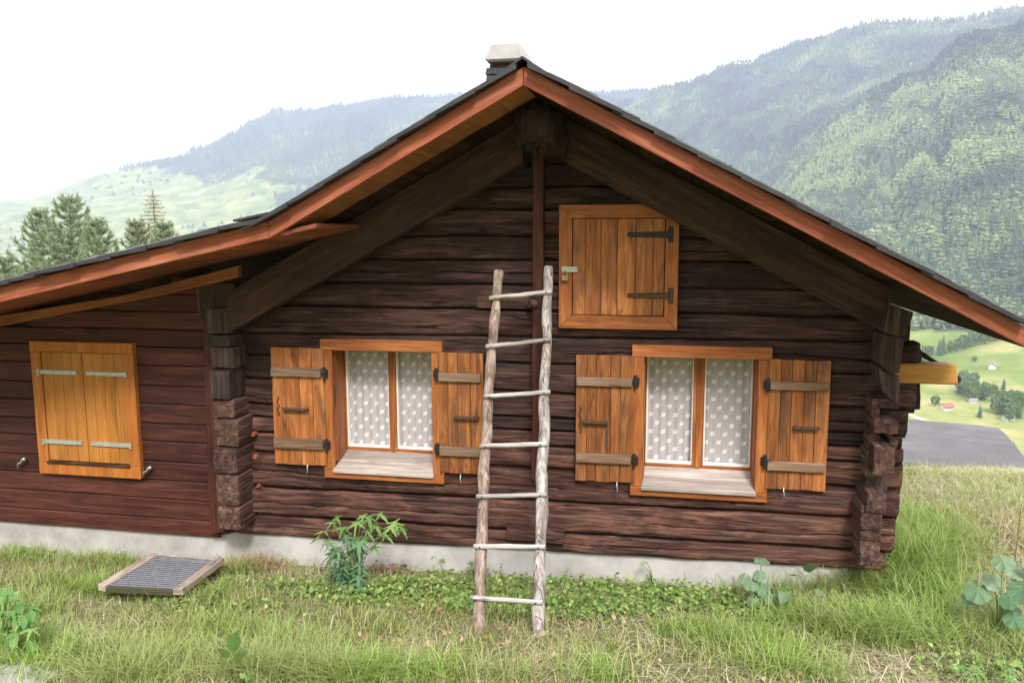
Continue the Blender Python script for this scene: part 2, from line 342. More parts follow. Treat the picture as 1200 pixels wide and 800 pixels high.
RK = np.array([330, 500, 620, 950, 1300, 1800, 2400, 2700, 3200, 3700, 4200, 5200, 6400.])
PC = {-700: [0, 0, 0, 413, 375, 347, 328, 322, 315, 312, 308, 300, 300],
      -300: [0, 0, 0, 413, 375, 347, 325, 318, 308, 300, 292, 268, 280],
      0: [0, 0, 0, 413, 375, 347, 325, 316, 302, 288, 268, 236, 262],
      200: [0, 0, 0, 413, 375, 347, 322, 310, 290, 265, 235, 185, 222],
      330: [0, 0, 0, 413, 375, 347, 318, 300, 272, 238, 196, 131, 165],
      450: [0, 0, 0, 413, 375, 347, 314, 290, 255, 215, 165, 114, 140],
      600: [0, 0, 0, 413, 375, 345, 300, 272, 232, 190, 145, 107, 130],
      690: [0, 0, 0, 413, 375, 335, 290, 255, 205, 155, 120, 104, 125],
      760: [0, 0, 0, 413, 370, 318, 270, 235, 175, 105, 125, 110, 125],
      850: [0, 0, 0, 413, 365, 305, 262, 215, 140, 71, 100, 110, 125],
      900: [0, 0, 0, 413, 350, 270, 203, 190, 118, 53, 90, 110, 125],
      970: [0, 0, 0, 413, 335, 225, 120, 145, 90, 33, 70, 90, 125],
      1050: [0, 0, 0, 413, 325, 195, 75, 105, 75, 21, 60, 90, 125],
      1140: [0, 0, 0, 413, 315, 165, 25, 65, 55, 12, 50, 90, 125],
      1200: [0, 0, 0, 413, 305, 150, 6, 45, 35, 5, 40, 90, 125],
      1400: [0, 0, 0, 413, 290, 110, -50, -30, -20, -30, 0, 60, 90],
      1800: [0, 0, 0, 413, 290, 110, -70, -60, -50, -40, 0, 60, 90]}
def az_of(px):
    r = FW+(px-600)/FPX*RT+(400-273)/FPX*UP
    return math.atan2(r.x, r.y)
def _elev(px, py):
    r = FW+(px-600)/FPX*RT+(400-py)/FPX*UP
    return r.z/math.hypot(r.x, r.y)
_az = np.array([az_of(p) for p in PC])
_zt = np.array([[(-140 if RK[i] <= 620 else CAM.z+RK[i]*(_elev(p, y) if p <= 1400 and p >= -300 else (273-y)/FPX*.9)) for i, y in enumerate(v)] for p, v in PC.items()])
def smooth_interp(t, xs):                          # index and eased weight
    i = np.clip(np.searchsorted(xs, t)-1, 0, len(xs)-2); f = np.clip((t-xs[i])/(xs[i+1]-xs[i]), 0, 1)
    return i, f
def terrain(X, Y):
    X = np.asarray(X, float); Y = np.asarray(Y, float)
    dx, dy = X-CAM.x, Y-CAM.y; r = np.hypot(dx, dy); az = np.arctan2(dx, dy)
    azc = np.clip(az, _az[0], _az[-1])
    i, f = smooth_interp(azc, _az); f = f*f*(3-2*f)*.5+f*.5
    j, g = smooth_interp(r, RK)
    z = (_zt[i, j]*(1-g)+_zt[i, j+1]*g)*(1-f)+(_zt[i+1, j]*(1-g)+_zt[i+1, j+1]*g)*f
    rel = np.clip((z+140)/120, 0, 1)
    z = z+rel*(fbm(X/260., Y/260., 5)*np.interp(az, [az_of(500), az_of(800)], [.005, .009])*np.maximum(r, 900)*np.clip((r-700)/900, 0, 1)+np.abs(fbm(X/150.+3, Y/150., 3))*-.014*np.minimum(r, 3000))+fbm(X/60., Y/60., 3)*3*np.clip((r-250)/200, 0, 1)
    z = z-rel*np.clip((r-1100)/500, 0, 1)*(.5-np.abs(vnoise(az*26+r/1500., r/1500.+4))*1.5)*.042*np.minimum(r, 2600)*np.interp(az, [az_of(600), az_of(850)], [.25, 1])*np.interp(r, [2400, 2900], [1, .35])
    back = np.clip((np.abs(az-(_az[0]+_az[-1])/2)-1.15)/.5, 0, 1)  # behind the camera the hillside goes on
    h = hill(X, Y)+fbm(X/9., Y/9., 3)*.5*np.clip((r-12)/20, 0, 1)
    h = np.maximum(h, -141)
    z = np.where(r < 330, -200, z)
    return np.maximum(np.where(back > 0, z*(1-back)+np.maximum(h, -141)*back, z), h)
def forest_w(X, Y):
    X = np.asarray(X, float); Y = np.asarray(Y, float)
    dx, dy = X-CAM.x, Y-CAM.y; r = np.hypot(dx, dy); az = np.arctan2(dx, dy)
    px = np.interp(az, _az, np.array(list(PC), float))
    n = fbm(X/220., Y/220., 4)
    c = (r > 1010+60*n) & (r < 3950) & (px > 800-.04*r+200*n)
    bndy = np.interp(r, [2600, 3400, 3900, 4400, 4900, 5300], [640, 380, 300, 255, 225, 150])
    a = (r > 2500) & (px > bndy+90*n)
    strip = (r > 2300) & (r < 3300) & (px > 250) & (n > .18)
    return (c | a | strip).astype(float)

# polar terrain
azs = np.concatenate([np.linspace(-math.pi, -1.0, 50)[:-1], np.linspace(-1.0, .75, 430)[:-1], np.linspace(.75, math.pi, 50)])
rs = np.concatenate([np.geomspace(2.0, 300, 60)[:-1], np.linspace(300, 1000, 45)[:-1], np.linspace(1000, 2600, 110)[:-1], np.linspace(2600, 6400, 90)])
A_, R_ = np.meshgrid(azs, rs, indexing='ij')
TX = CAM.x+R_*np.sin(A_); TY = CAM.y+R_*np.cos(A_)
TZ = terrain(TX, TY)
inl = (TX > -11.5) & (TX < 11.5) & (TY > -11.5) & (TY < 5.6)
TZ = np.where(inl, TZ-.6, TZ-.02)
na, nr = A_.shape
idx = np.arange(na*nr).reshape(na, nr)
q = np.stack([idx[:-1, :-1], idx[1:, :-1], idx[1:, 1:], idx[:-1, 1:]], -1).reshape(-1, 4)
T = np.concatenate([q[:, [0, 2, 1]], q[:, [0, 3, 2]]])
fw_attr = forest_w(TX, TY).ravel()
m, nt, b, o = newmat('hillside')
at = nd(nt, 'ShaderNodeAttribute', attribute_name='tint').outputs['Fac']
tc = nd(nt, 'ShaderNodeTexCoord')
n1 = nd(nt, 'ShaderNodeTexNoise', {'Vector': tc.outputs['Object'], 'Scale': .012, 'Detail': 8., 'Roughness': .65}).outputs['Fac']
n2 = nd(nt, 'ShaderNodeTexNoise', {'Vector': tc.outputs['Object'], 'Scale': .08, 'Detail': 6., 'Roughness': .7}).outputs['Fac']
mead = ramp(nt, n1, [(.35, (.12, .18, .04)), (.5, (.20, .26, .065)), (.65, (.38, .35, .15))])
fo = ramp(nt, n2, [(.4, (.03, .05, .03)), (.6, (.08, .11, .05))])
nt.links.new(mixc(nt, at, mead, fo), b.inputs['Base Color']); b.inputs['Roughness'].default_value = .95; b.inputs['Specular IOR Level'].default_value = .1
ter = link('hills', tri_mesh('hills', np.stack([TX, TY, TZ], -1), T, True, fw_attr), m)
tag(ter, 'alpine valley and mountainsides behind the chalet', kind='structure')

# lawn sheet
gx = np.linspace(-12, 12, 300); gy = np.linspace(-12, 6, 240)
GX, GY = np.meshgrid(gx, gy, indexing='ij'); GZ = lawn_z(GX, GY)
idx = np.arange(GX.size).reshape(GX.shape)
q = np.stack([idx[:-1, :-1], idx[1:, :-1], idx[1:, 1:], idx[:-1, 1:]], -1).reshape(-1, 4)
T = np.concatenate([q[:, [0, 1, 2]], q[:, [0, 2, 3]]])
m, nt, b, o = newmat('lawn_soil')
tc = nd(nt, 'ShaderNodeTexCoord')
n1 = nd(nt, 'ShaderNodeTexNoise', {'Vector': tc.outputs['Object'], 'Scale': 2.2, 'Detail': 8., 'Roughness': .7}).outputs['Fac']
n2 = nd(nt, 'ShaderNodeTexNoise', {'Vector': tc.outputs['Object'], 'Scale': 60., 'Detail': 5., 'Roughness': .8}).outputs['Fac']
c = mixc(nt, ramp(nt, n1, [(.4, 0.), (.6, 1.)]), (.22, .24, .09), (.42, .37, .22))
c = mixc(nt, ramp(nt, n2, [(.42, 0.), (.6, .8)]), c, (.10, .075, .045))
nt.links.new(c, b.inputs['Base Color']); b.inputs['Roughness'].default_value = .95; b.inputs['Specular IOR Level'].default_value = .1
bb = nd(nt, 'ShaderNodeBump', {'Height': n2, 'Strength': .8, 'Distance': .02}); nt.links.new(bb.outputs[0], b.inputs['Normal'])
lw = link('ground', tri_mesh('ground', np.stack([GX, GY, GZ], -1), T, True), m)
tag(lw, 'grassy hillside ground around the chalet', kind='structure')

# ------------------------------------------------------------------ the chalet
base = Vector((-.8, 0, -.2))
cabin = empty('log_cabin', base, 'dark weathered log chalet with orange shutters and a low lean-to on its left', 'cabin')
APX, ZU, SL = -.73, 2.611, .535                     # ridge x, underside height at the ridge, slope
KX, SA = -2.10, .213                              # kink of the roof above the lean-to
def zu(x):
    if x < KX: return ZU-SL*(APX-KX)+SA*(x-KX)
    return ZU-SL*abs(x-APX)
EAVE_R, EAVE_L = 1.585, -6.6

def rect(x0, y0, x1, y1, Y):                       # photograph box -> x0, x1, z0, z1 on a plane
    a = PX(x0, y0, Y); b_ = PX(x1, y1, Y); c_ = PX(x1, y0, Y); d_ = PX(x0, y1, Y)
    return ((a[0]+d_[0])/2, (b_[0]+c_[0])/2, (b_[1]+d_[1])/2, (a[1]+c_[1])/2)
def avg(tl, tr, bl, br, Y):
    a, b_, c_, d_ = PX(*tl, Y), PX(*tr, Y), PX(*bl, Y), PX(*br, Y)
    return ((a[0]+c_[0])/2, (b_[0]+d_[0])/2, (c_[1]+d_[1])/2, (a[1]+b_[1])/2)
WL = avg((374, 396), (518, 401), (382, 558), (521, 568), -.03)   # outer casings
WR = avg((741, 404), (907, 407), (738, 580), (897, 588), -.03)
HT = avg((655, 238), (797, 241), (655, 384), (793, 387), -.04)
AW = avg((32, 399), (157, 402), (53, 553), (167, 561), -.05)
CW = .072
def inner(Rc, s=CW, t=.07, bt=.055): return (Rc[0]+s, Rc[1]-s, Rc[2]+bt, Rc[3]-t)
OPEN = [inner(WL), inner(WR)]

# main wall logs
LX0, LX1 = -2.86, 1.06
bounds = [(-.112, -.050), (.045, .078), (.232, .268), (.462, .438), (.604, .597), (.704, .684), (.800, .766), (.962, .912), (1.122, 1.108), (1.262, 1.292), (1.448, 1.430), (1.600, 1.582), (1.748, 1.730), (1.900, 1.866), (2.055, 2.03), (2.180, 2.165), (2.312, 2.30), (2.45, 2.44), (2.57, 2.56)]
offs = [0.0, -.025, -.012, 0.018, .004, .012, -.004, .006, -.004, -.01, -.002, -.008, .0, -.004, -.006, 0, .004, 0]
ends = [1.245, 1.285, 1.30, 1.315, 1.31, 1.30, 1.32, 1.36, 1.36, 1.30, 1.06, 1.06]
rr = random.Random(3)
for i in range(len(bounds)-1):
    lo, hi = bounds[i], bounds[i+1]
    xe = ends[i] if i < len(ends) else 1.06
    zt = max(hi)
    half = (ZU-.03-zt)/SL
    xl = max(LX0, APX-half); xr = min(xe, APX+half)
    if xl > xr-.1: continue
    mb = MB()
    depth = .15; rad = .024 if i < 4 else .014
    rowsN = 22
    def zb(pair, x): return pair[0]+(pair[1]-pair[0])*(x+2.7)/3.75
    gap = .012 if i not in (2, 3) else .016
    segs = [(xl, xr, None)]
    for O in OPEN:
        ns_ = []
        for (a, c_, clip) in segs:
            ym0, ym1 = zb(lo, (O[0]+O[1])/2), zb(hi, (O[0]+O[1])/2)
            if clip is None and a < O[0] and c_ > O[1] and ym1 > O[2] and ym0 < O[3]:
                ns_.append((a, O[0], None))
                if ym0 < O[2]-.015: ns_.append((O[0], O[1], (None, O[2])))
                if ym1 > O[3]+.015: ns_.append((O[0], O[1], (O[3], None)))
                ns_.append((O[1], c_, None))
            else: ns_.append((a, c_, clip))
        segs = ns_
    prev_end = None
    for (a, c_, clip) in segs:
        if prev_end is not None and abs(a-prev_end) > 1e-6:
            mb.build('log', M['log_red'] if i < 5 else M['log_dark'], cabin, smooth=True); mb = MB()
        prev_end = c_
        n = max(2, int((c_-a)/.03)); vs = []; fs = []
        for k in range(n+1):
            x = a+(c_-a)*k/n
            z0 = zb(lo, x)+gap/2+.007*noise.noise(Vector((x*2.2, i*5.3, 1)))+.004*noise.noise(Vector((x*11, i*5.3, 1)))
            z1 = zb(hi, x)-gap/2+.007*noise.noise(Vector((x*2.2, (i+1)*5.3, 1)))+.004*noise.noise(Vector((x*11, (i+1)*5.3, 7)))
            if clip:
                if clip[0] is not None: z0 = clip[0]
                if clip[1] is not None: z1 = clip[1]
            h = z1-z0; ring = [(x, depth, z0-(gap+.022 if not clip else 0)), (x, .06, z0-(gap+.022 if not clip else 0))]
            endr = .02*max(0, 1-(xe-x)/.03) if c_ == xr and xr == xe else 0
            for j in range(rowsN+1):
                s_ = j/rowsN; z = z0+h*s_; e = min(s_, 1-s_)*h
                y = offs[i]
                if e < rad: y += rad-math.sqrt(max(0, rad*rad-(rad-e)**2))
                big = 1.0 if i < 4 else .7
                y += big*(.010*noise.noise(Vector((x*1.4, z*3.5, i*2.7)))+.0022*noise.noise(Vector((x*3.0, z*30, i)))+.0012*noise.noise(Vector((x*8, z*90, i))))
                if i < 15:                                  # a long drying crack
                    zc = z0+h*(.45+.18*noise.noise(Vector((x*.9, i*9.1, 3)))+.05*noise.noise(Vector((x*5, i*9.1, 3))))
                    if abs(z-zc) < h/rowsN*.6 and noise.noise(Vector((x*.8, i*3.3, 9))) > (-.15 if i < 3 else .16): y += .012
                ring.append((x, y+endr, z))
            ring += [(x, .065, z1), (x, depth, z1)]; vs += ring
        L = rowsN+5
        for k in range(n):
            for j in range(L-1):
                p = k*L+j; fs.append((p, p+L, p+L+1, p+1))
            fs.append((k*L+L-1, (k+1)*L+L-1, (k+1)*L, k*L))
        fs.append(tuple(range(L))); fs.append(tuple(range(n*L, n*L+L))[::-1])
        mb.add(vs, fs)
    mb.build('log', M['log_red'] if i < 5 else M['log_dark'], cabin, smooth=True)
# smooth shading with sharp crests
for o_ in [c_ for c_ in cabin.children if c_.name.startswith('log')]:
    o_.data.set_sharp_from_angle(angle=R(50))

# right side wall logs, their ends showing past the front corner (traced outlines on the plane of the ends)
def ends_log(pts, Y, back, mat, cuts=0, seed=0):
    poly = [PX(x, y, Y) for x, y in pts]
    zc = [p[1] for p in poly]; xc = [p[0] for p in poly]
    mb = MB().rough(min(xc), max(xc), Y, back, min(zc), max(zc), cuts=9, amp=.006, fr=22, seed=seed, stretch=(1, .35, 1))
    return mb.build('side_log', M[mat], cabin, smooth=True)
for k, (box, Y, mat) in enumerate([((1022, 468, 1053, 478), -.13, 'log_end'), ((1022, 478, 1030, 505), -.12, 'log_end'), ((1024, 492, 1053, 508), -.20, 'log_end'),
        ((1019, 500, 1030, 530), -.12, 'log_end'), ((1043, 516, 1051, 528), -.14, 'log_end'), ((1024, 523, 1048, 557), -.22, 'log_end'), ((1015, 528, 1026, 558), -.12, 'log_end'),
        ((1014, 556, 1040, 576), -.04, 'log_end_dark'), ((1016, 580, 1039, 600), -.24, 'log_end'), ((1009, 594, 1034, 620), -.22, 'log_end'),
        ((1008, 618, 1033, 633), -.20, 'log_end'), ((1008, 631, 1032, 650), -.19, 'log_end'), ((1008, 646, 1031, 663), -.20, 'log_end')]):
    x0, y0, x1, y1 = box
    ends_log([(x0, y0), (x1, y0), (x1, y1), (x0, y1)], Y, .14 if k not in (0, 1, 3, 4, 6) else .1, mat, seed=k)
# corbelled bracket below the roof plate
def slab(pts, Y0, Y1, mat, name='corbel', jit=.004, parent=None):
    poly = [PX(x, y, Y0) for x, y in pts]
    P2 = []                                         # subdivide edges for a hewn outline
    for i in range(len(poly)):
        a, b_ = poly[i], poly[(i+1) % len(poly)]
        L = math.hypot(a[0]-b_[0], a[1]-b_[1]); n = max(1, int(L/.025))
        for k in range(n):
            t = k/n; x = a[0]+(b_[0]-a[0])*t; z = a[1]+(b_[1]-a[1])*t
            P2.append((x+jit*noise.noise(Vector((x*30, z*30, 1))), z+jit*noise.noise(Vector((x*30, z*30, 7)))))
    o_ = MB().prism(P2, Y0, Y1).build(name, M[mat], parent or cabin, bevel=.006)
    return o_
slab([(1043, 356), (1071, 366), (1062, 393), (1056, 395), (1035, 390)], -.26, .14, 'log_end_dark')
slab([(1035, 391), (1058, 395), (1060, 398), (1054, 437), (1044, 438), (1028, 425)], -.24, .14, 'log_end_dark')
slab([(1030, 430), (1040, 437), (1054, 441), (1055, 475), (1048, 472), (1034, 458)], -.20, .14, 'log_end_dark')
# plates and the yellow beam at the right eave
slab([(1050, 404), (1079, 408), (1081, 414), (1080, 424), (1100, 427), (1080, 416), (1082, 427), (1050, 425)][:3]+[(1080, 426), (1050, 425)], .06, .3, 'verge_r', 'dark_plate')
slab([(1055, 450), (1079, 449), (1079, 480), (1055, 480)], .06, .3, 'verge_r', 'dark_plate')
yb = slab([(1048, 426), (1122, 428), (1123, 451), (1048, 449)], -.02, .10, 'beam_new', 'beam_end', jit=.001)
slab([(1122, 440), (1127, 442), (1127, 448), (1122, 450)], .0, .06, 'verge_r', 'peg')
slab([(1080, 411), (1105, 427), (1098, 428), (1080, 418)], .12, .2, 'verge_r', 'brace')

# left corner: log ends stacked in front of the wall
ys = [360, 392, 406, 433, 468, 491, 524, 554, 592, 620]
for k in range(len(ys)-1):
    xa = 251+16*(ys[k]-360)/260
    x0 = PX(xa-9, ys[k], -.17)[0]; x1 = PX(xa+16+rr.uniform(-1, 4), ys[k], -.17)[0]
    z1 = PX(xa+8, ys[k], -.17)[1]; z0 = PX(xa+8, ys[k+1], -.17)[1]
    Y0 = -.17-rr.uniform(-.015, .03)-(0.03 if k in (6, 7) else 0)
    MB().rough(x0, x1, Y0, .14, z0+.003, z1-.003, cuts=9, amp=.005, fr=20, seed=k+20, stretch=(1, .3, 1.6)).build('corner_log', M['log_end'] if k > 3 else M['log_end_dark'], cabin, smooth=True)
# orange-red packing wedges between those logs
for (x, y) in ((296, 509), (298, 536), (302, 570)):
    X_, Z_ = PX(x, y, -.03)
    MB().rough(X_-.013, X_+.013, -.030, .02, Z_-.010, Z_+.010, cuts=3, amp=.006, fr=30, seed=x).build('wedge', M['fascia_a'], cabin)

# lean-to wall: boards, post, closed shutters
AY = -.03
bz = [-.135]
px_b = [611, 588, 566, 544, 520, 499, 476, 454, 430, 408]
for yb_ in px_b: bz.append(PX(245, yb_, AY)[1])
while bz[-1] < 1.62: bz.append(bz[-1]+.118)
for k in range(len(bz)-1):
    z0, z1 = bz[k]+.002, bz[k+1]-.002
    xl = max(-6.3, KX+(z1+.01-zu(KX))/SA)
    if xl > -2.98: break
    n = max(4, int((-2.96-xl)/.25))
    mb = MB(); vs = []; fs = []
    for i in range(n+1):
        x = xl+(-2.965-xl)*i/n; w1 = .0012*noise.noise(Vector((x*2, k*3., 0)))
        vs += [(x, AY+.03, z0), (x, AY+.006, z0), (x, AY+w1, z0+.006), (x, AY+w1, z1-.007), (x, AY+.006, z1), (x, AY+.03, z1)]
    for i in range(n):
        for j in range(5): p = i*6+j; fs.append((p, p+6, p+7, p+1))
    fs += [(0, 1, 2, 3, 4, 5), tuple(range(n*6, n*6+6))[::-1]]
    mb.add(vs, fs).build('siding_board', M['siding'], cabin)
MB().prism([(-6.3, -.12), (-2.97, -.12), (-2.97, zu(KX)+SA*(-2.97-KX)-.005), (-6.3, zu(KX)+SA*(-6.3-KX)-.005)], .003, .03).build('leak_backing', M['log_dark'], cabin)  # unseen slab added behind the boards to stop light leaking through their gaps
pa, pb = PX(233, 372, -.06), PX(243, 372, -.06)
slab([(236, 365), (249, 365), (262, 624), (246, 626)], -.09, -.03, 'post', 'corner_post', jit=.002)

# foundation
mb = MB(); vs = []; fs = []
pts = [(-6.4, -.02)]+[(x, 0) for x in np.linspace(-6.2, -3.0, 30)]+[(x, .0) for x in np.linspace(-2.95, 1.04, 50)]
for x, _ in pts:
    top = -.12 if x < -2.9 else -.10+(x+2.7)*.016
    y = -.005+.008*noise.noise(Vector((x*4, 1, 0)))+(.0 if x < -2.93 else .035)
    vs += [(x, y, -1.2), (x, y-.012*noise.noise(Vector((x*3, 5, 0))), -.22), (x, y, top), (x, .16, top)]
L = 4
for i in range(len(pts)-1):
    for j in range(3): p = i*L+j; fs.append((p, p+L, p+L+1, p+1))
mb.add(vs, fs); mb.box(1.0, 1.04, .17, 4.4, -1.5, -.05)
mb.build('foundation', M['concrete'], cabin, smooth=False)
# rear and side walls close the room
MB().box(.98, 1.10, .16, 4.4, -.10, 1.45).build('side_wall', M['log_dark'], cabin)
MB().box(-6.3, 1.10, 4.4, 4.55, -.5, 1.2).build('rear_wall', M['log_dark'], cabin)
MB().box(-2.98, -2.84, .15, 4.4, -.2, 1.45).build('partition_wall', M['log_dark'], cabin)
MB().box(-6.3, -6.2, .01, 4.4, -.3, .85).build('end_wall', M['siding'], cabin)
MB().box(-2.83, .97, .3, 4.3, -.12, -.08).build('floor_slab', M['dark'], cabin)

# centre post with its iron plate
px0 = PX(623, 170, -.06)[0]; px1 = PX(637, 170, -.06)[0]
zb0, zt0 = PX(630, 563, -.06)[1], PX(630, 160, -.06)[1]
mb = MB(); vs = []; fs = []; n = 40
for i in range(n+1):
    z = zb0+(zt0-zb0)*i/n; d = .004*noise.noise(Vector((z*4, 0, 3))); w_ = -.008*i/n
    vs += [(px0+d-w_, -.065+d, z), (px1+d+w_*0, -.065-d, z), (px1+d, .01, z), (px0+d, .01, z)]
for i in range(n):
    for j in range(4): fs.append((i*4+j, i*4+(j+1) % 4, (i+1)*4+(j+1) % 4, (i+1)*4+j))
fs += [(3, 2, 1, 0), tuple(range(n*4, n*4+4))]
mb.add(vs, fs).build('centre_post', M['post'], cabin, bevel=.003)
X_, Z_ = PX(629, 355, -.07)
pl = MB().box(X_-.052, X_+.045, -.078, -.067, Z_-.03, Z_+.035).build('fixing_plate', M['log_dark'], cabin, bevel=.003)
MB().tube([(X_-.01, -.078, Z_), (X_-.01, -.098, Z_), (X_-.01, -.103, Z_)], [.02, .02, .010], 10).build('bolt_head', M['rust'], pl)
X0, Z0 = PX(559, 361, -.02); X1, Z1 = PX(620, 348, -.02)
MB().box(X0, X1, -.022, .0, Z0, Z1).build('patch_board', M['log_dark'], cabin, bevel=.003)
X0, Z0 = PX(640, 636, -.04); X1, Z1 = PX(661, 616, -.04)
MB().rough(X0-.25, X1, -.045, .05, Z0, Z1, cuts=4, amp=.004, seed=3).build('filler_block', M['log_red'], cabin)

# ridge beam end and wall rafters
X0, Z0 = PX(607, 172, -.42); X1, Z1 = PX(651, 128, -.42)
MB().rough(X0+.01, X1-.01, -.42, 4.4, Z0+.02, min(Z1, ZU-.01), cuts=7, amp=.01, seed=5, stretch=(1, .3, 1)).build('ridge_beam', M['log_end_dark'], cabin, smooth=True)
RB = 2.365
def rafter(xa, xb, drop_hi, drop_lo, y0, y1, mat, name='rafter', steps=24, parent=None):
    mb = MB(); vs = []; fs = []
    for i in range(steps+1):
        x = xa+(xb-xa)*i/steps
        zt_ = ZU-SL*abs(x-APX)-drop_hi; zl = ZU-SL*abs(x-APX)-drop_lo+.006*noise.noise(Vector((x*3, y0, 2)))
        j = .004*noise.noise(Vector((x*4, y0, 5)))
        vs += [(x, y0+j, zl), (x, y0+j, zt_), (x, y1, zt_), (x, y1, zl)]
    for i in range(steps):
        for j in range(4): fs.append((i*4+j, i*4+(j+1) % 4, (i+1)*4+(j+1) % 4, (i+1)*4+j))
    fs += [(0, 1, 2, 3), tuple(range(steps*4, steps*4+4))[::-1]]
    return mb.add(vs, fs).build(name, M[mat], parent or cabin, bevel=.004)
roof = link('roof', None, None, cabin)
roof.matrix_parent_inverse = Matrix.Translation(-base)
rafter(APX-.12, -2.74, .004, .252, -.17, -.03, 'rafter_l', parent=roof)
rafter(APX+.13, 1.14, .004, .255, -.17, -.03, 'rafter_r', parent=roof)
slab([(640, 150), (668, 160), (662, 186), (640, 174)], -.20, -.15, 'rafter_r', 'gusset', parent=roof)

YF = -.80
FH = .088
# fascia boards
def fasc(xa, xb, mat, h0=0., h1=FH, y0=YF, y1=YF+.028, name='fascia_board', n=12):
    top = [(xa+(xb-xa)*i/n, zu(xa+(xb-xa)*i/n)+h1+.002*noise.noise(Vector((i*.7, xa, 0)))) for i in range(n+1)]
    bot = [(xa+(xb-xa)*i/n, zu(xa+(xb-xa)*i/n)+h0+.002*noise.noise(Vector((i*.7, xa, 4)))) for i in range(n+1)]
    vs = []; fs = []
    for (t, b_) in zip(top, bot): vs += [(b_[0], y0, b_[1]), (t[0], y0, t[1]), (t[0], y1, t[1]), (b_[0], y1, b_[1])]
    for i in range(n):
        for j in range(4): fs.append((i*4+j, i*4+(j+1) % 4, (i+1)*4+(j+1) % 4, (i+1)*4+j))
    fs += [(0, 1, 2, 3), tuple(range(n*4, n*4+4))[::-1]]
    return MB().add(vs, fs).build(name, M[mat], roof, bevel=.003)
fasc(KX+.002, APX-.0015, 'fascia_l'); fasc(APX+.0015, EAVE_R, 'fascia_r'); fasc(EAVE_L, KX-.002, 'fascia_a')
# sheathing boards seen from below
def sheath(xa, xb, mat, wd):
    n = int(round(abs(xb-xa)/wd)); st = (xb-xa)/n
    for i in range(n):
        a, b_ = xa+st*i+.0025, xa+st*(i+1)-.0025
        a, b_ = min(a, b_), max(a, b_)
        j = random.uniform(0, .004)
        f = (lambda x: ZU-SL*abs(x-APX)) if mat == 'soffit' else (lambda x: zu(KX)+SA*(x-KX)-.002)
        P = [(a, f(a)+j), (b_, f(b_)+j), (b_, f(b_)+j+.022), (a, f(a)+j+.022)]
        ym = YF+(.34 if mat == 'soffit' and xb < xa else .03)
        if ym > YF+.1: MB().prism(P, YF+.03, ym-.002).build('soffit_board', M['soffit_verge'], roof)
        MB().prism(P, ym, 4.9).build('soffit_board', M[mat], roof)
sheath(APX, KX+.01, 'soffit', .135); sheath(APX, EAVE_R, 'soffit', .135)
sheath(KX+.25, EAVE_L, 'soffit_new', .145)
# lean-to rafter below its soffit
def poly_strip(pts_top, pts_bot, Y0, Y1, name, mat, parent):
    poly = [PX(x, y, Y0) for x, y in pts_top]+[PX(x, y, Y0) for x, y in pts_bot[::-1]]
    return MB().prism(poly, Y0, Y1).build(name, M[mat], parent, bevel=.003)
a0, a1 = PX(0, 370, -.13), PX(280, 311, -.13); b0, b1 = PX(0, 382, -.13), PX(280, 325, -.13)
sl_a = (a1[1]-a0[1])/(a1[0]-a0[0])
ext = -6.3-a0[0]
MB().prism([(a0[0]+ext, a0[1]+ext*sl_a), a0, PX(150, 345, -.13), a1, b1, PX(190, 346, -.13), b0, (b0[0]+ext, b0[1]+ext*sl_a)], -.14, -.09).build('lean_to_rafter', M['verge_a'], roof, bevel=.003)
MB().box(-2.98, -2.70, -.13, -.06, 1.36, 1.60).build('packing_beam', M['log_end_dark'], roof, bevel=.01)
# slates: a verge row of single slates on each slope, the covering behind them joined
def slate_poly(a, b_, f, dx, th, tilt): return [(a-dx, f(a-dx)+tilt), (b_, f(b_)), (b_, f(b_)+th), (a-dx, f(a-dx)+th+tilt)]
def slates(xs_, f, downdir):
    for i in range(len(xs_)-1):
        up_, dn = xs_[i], xs_[i+1]
        r_ = random.Random(i+int(xs_[0]*100))
        lap = .05*downdir
        dn2 = dn+lap
        t = .018; j = r_.uniform(-.003, .004); yj = r_.uniform(-.02, .012)
        P = [(up_, f(up_)-.006), (dn2, f(dn2)+.006+j), (dn2, f(dn2)+.006+t+j), (up_, f(up_)+t)]
        MB().prism(P, YF-.055+yj, YF+.28).build('slate', M['slate'], roof)
        um, dm = up_+(dn-up_)*.5, dn2+(dn-up_)*.42
        MB().prism([(um, f(um)+.019), (dm, f(dm)+.026+j), (dm, f(dm)+.034+j), (um, f(um)+.027)], YF-.03+yj*.5, YF+.28).build('slate', M['slate_lit'], roof)
        for row in range(22):
            y0 = YF+.285+row*.235; P2 = [(p[0], p[1]+r_.uniform(-.002, .003)) for p in P]
            rest.prism(P2, y0, y0+.23)
rest = MB()
fm = lambda x: ZU-SL*abs(x-APX)+FH+.004
fa = lambda x: zu(KX)+SA*(x-KX)+FH+.004
slates(list(np.arange(APX-.03, KX+.02, -.2))+[KX-.03], fm, -1)
slates(list(np.arange(APX+.03, EAVE_R+.02, .2)), fm, 1)
slates(list(np.arange(KX-.04, EAVE_L-.05, -.22)), fa, -1)
tag(rest.build('slate_field', M['slate'], roof), kind='stuff')
cap = MB()
for i in range(14):
    y0 = YF-.04+i*.4; 
    cap.prism([(APX, fm(APX)+.038), (APX-.13, fm(APX-.13)+.022), (APX-.13, fm(APX-.13)+.012), (APX, fm(APX)+.026), (APX+.13, fm(APX+.13)+.012), (APX+.13, fm(APX+.13)+.022)], y0, y0+.39)
cap.build('ridge_cap', M['slate'], roof)
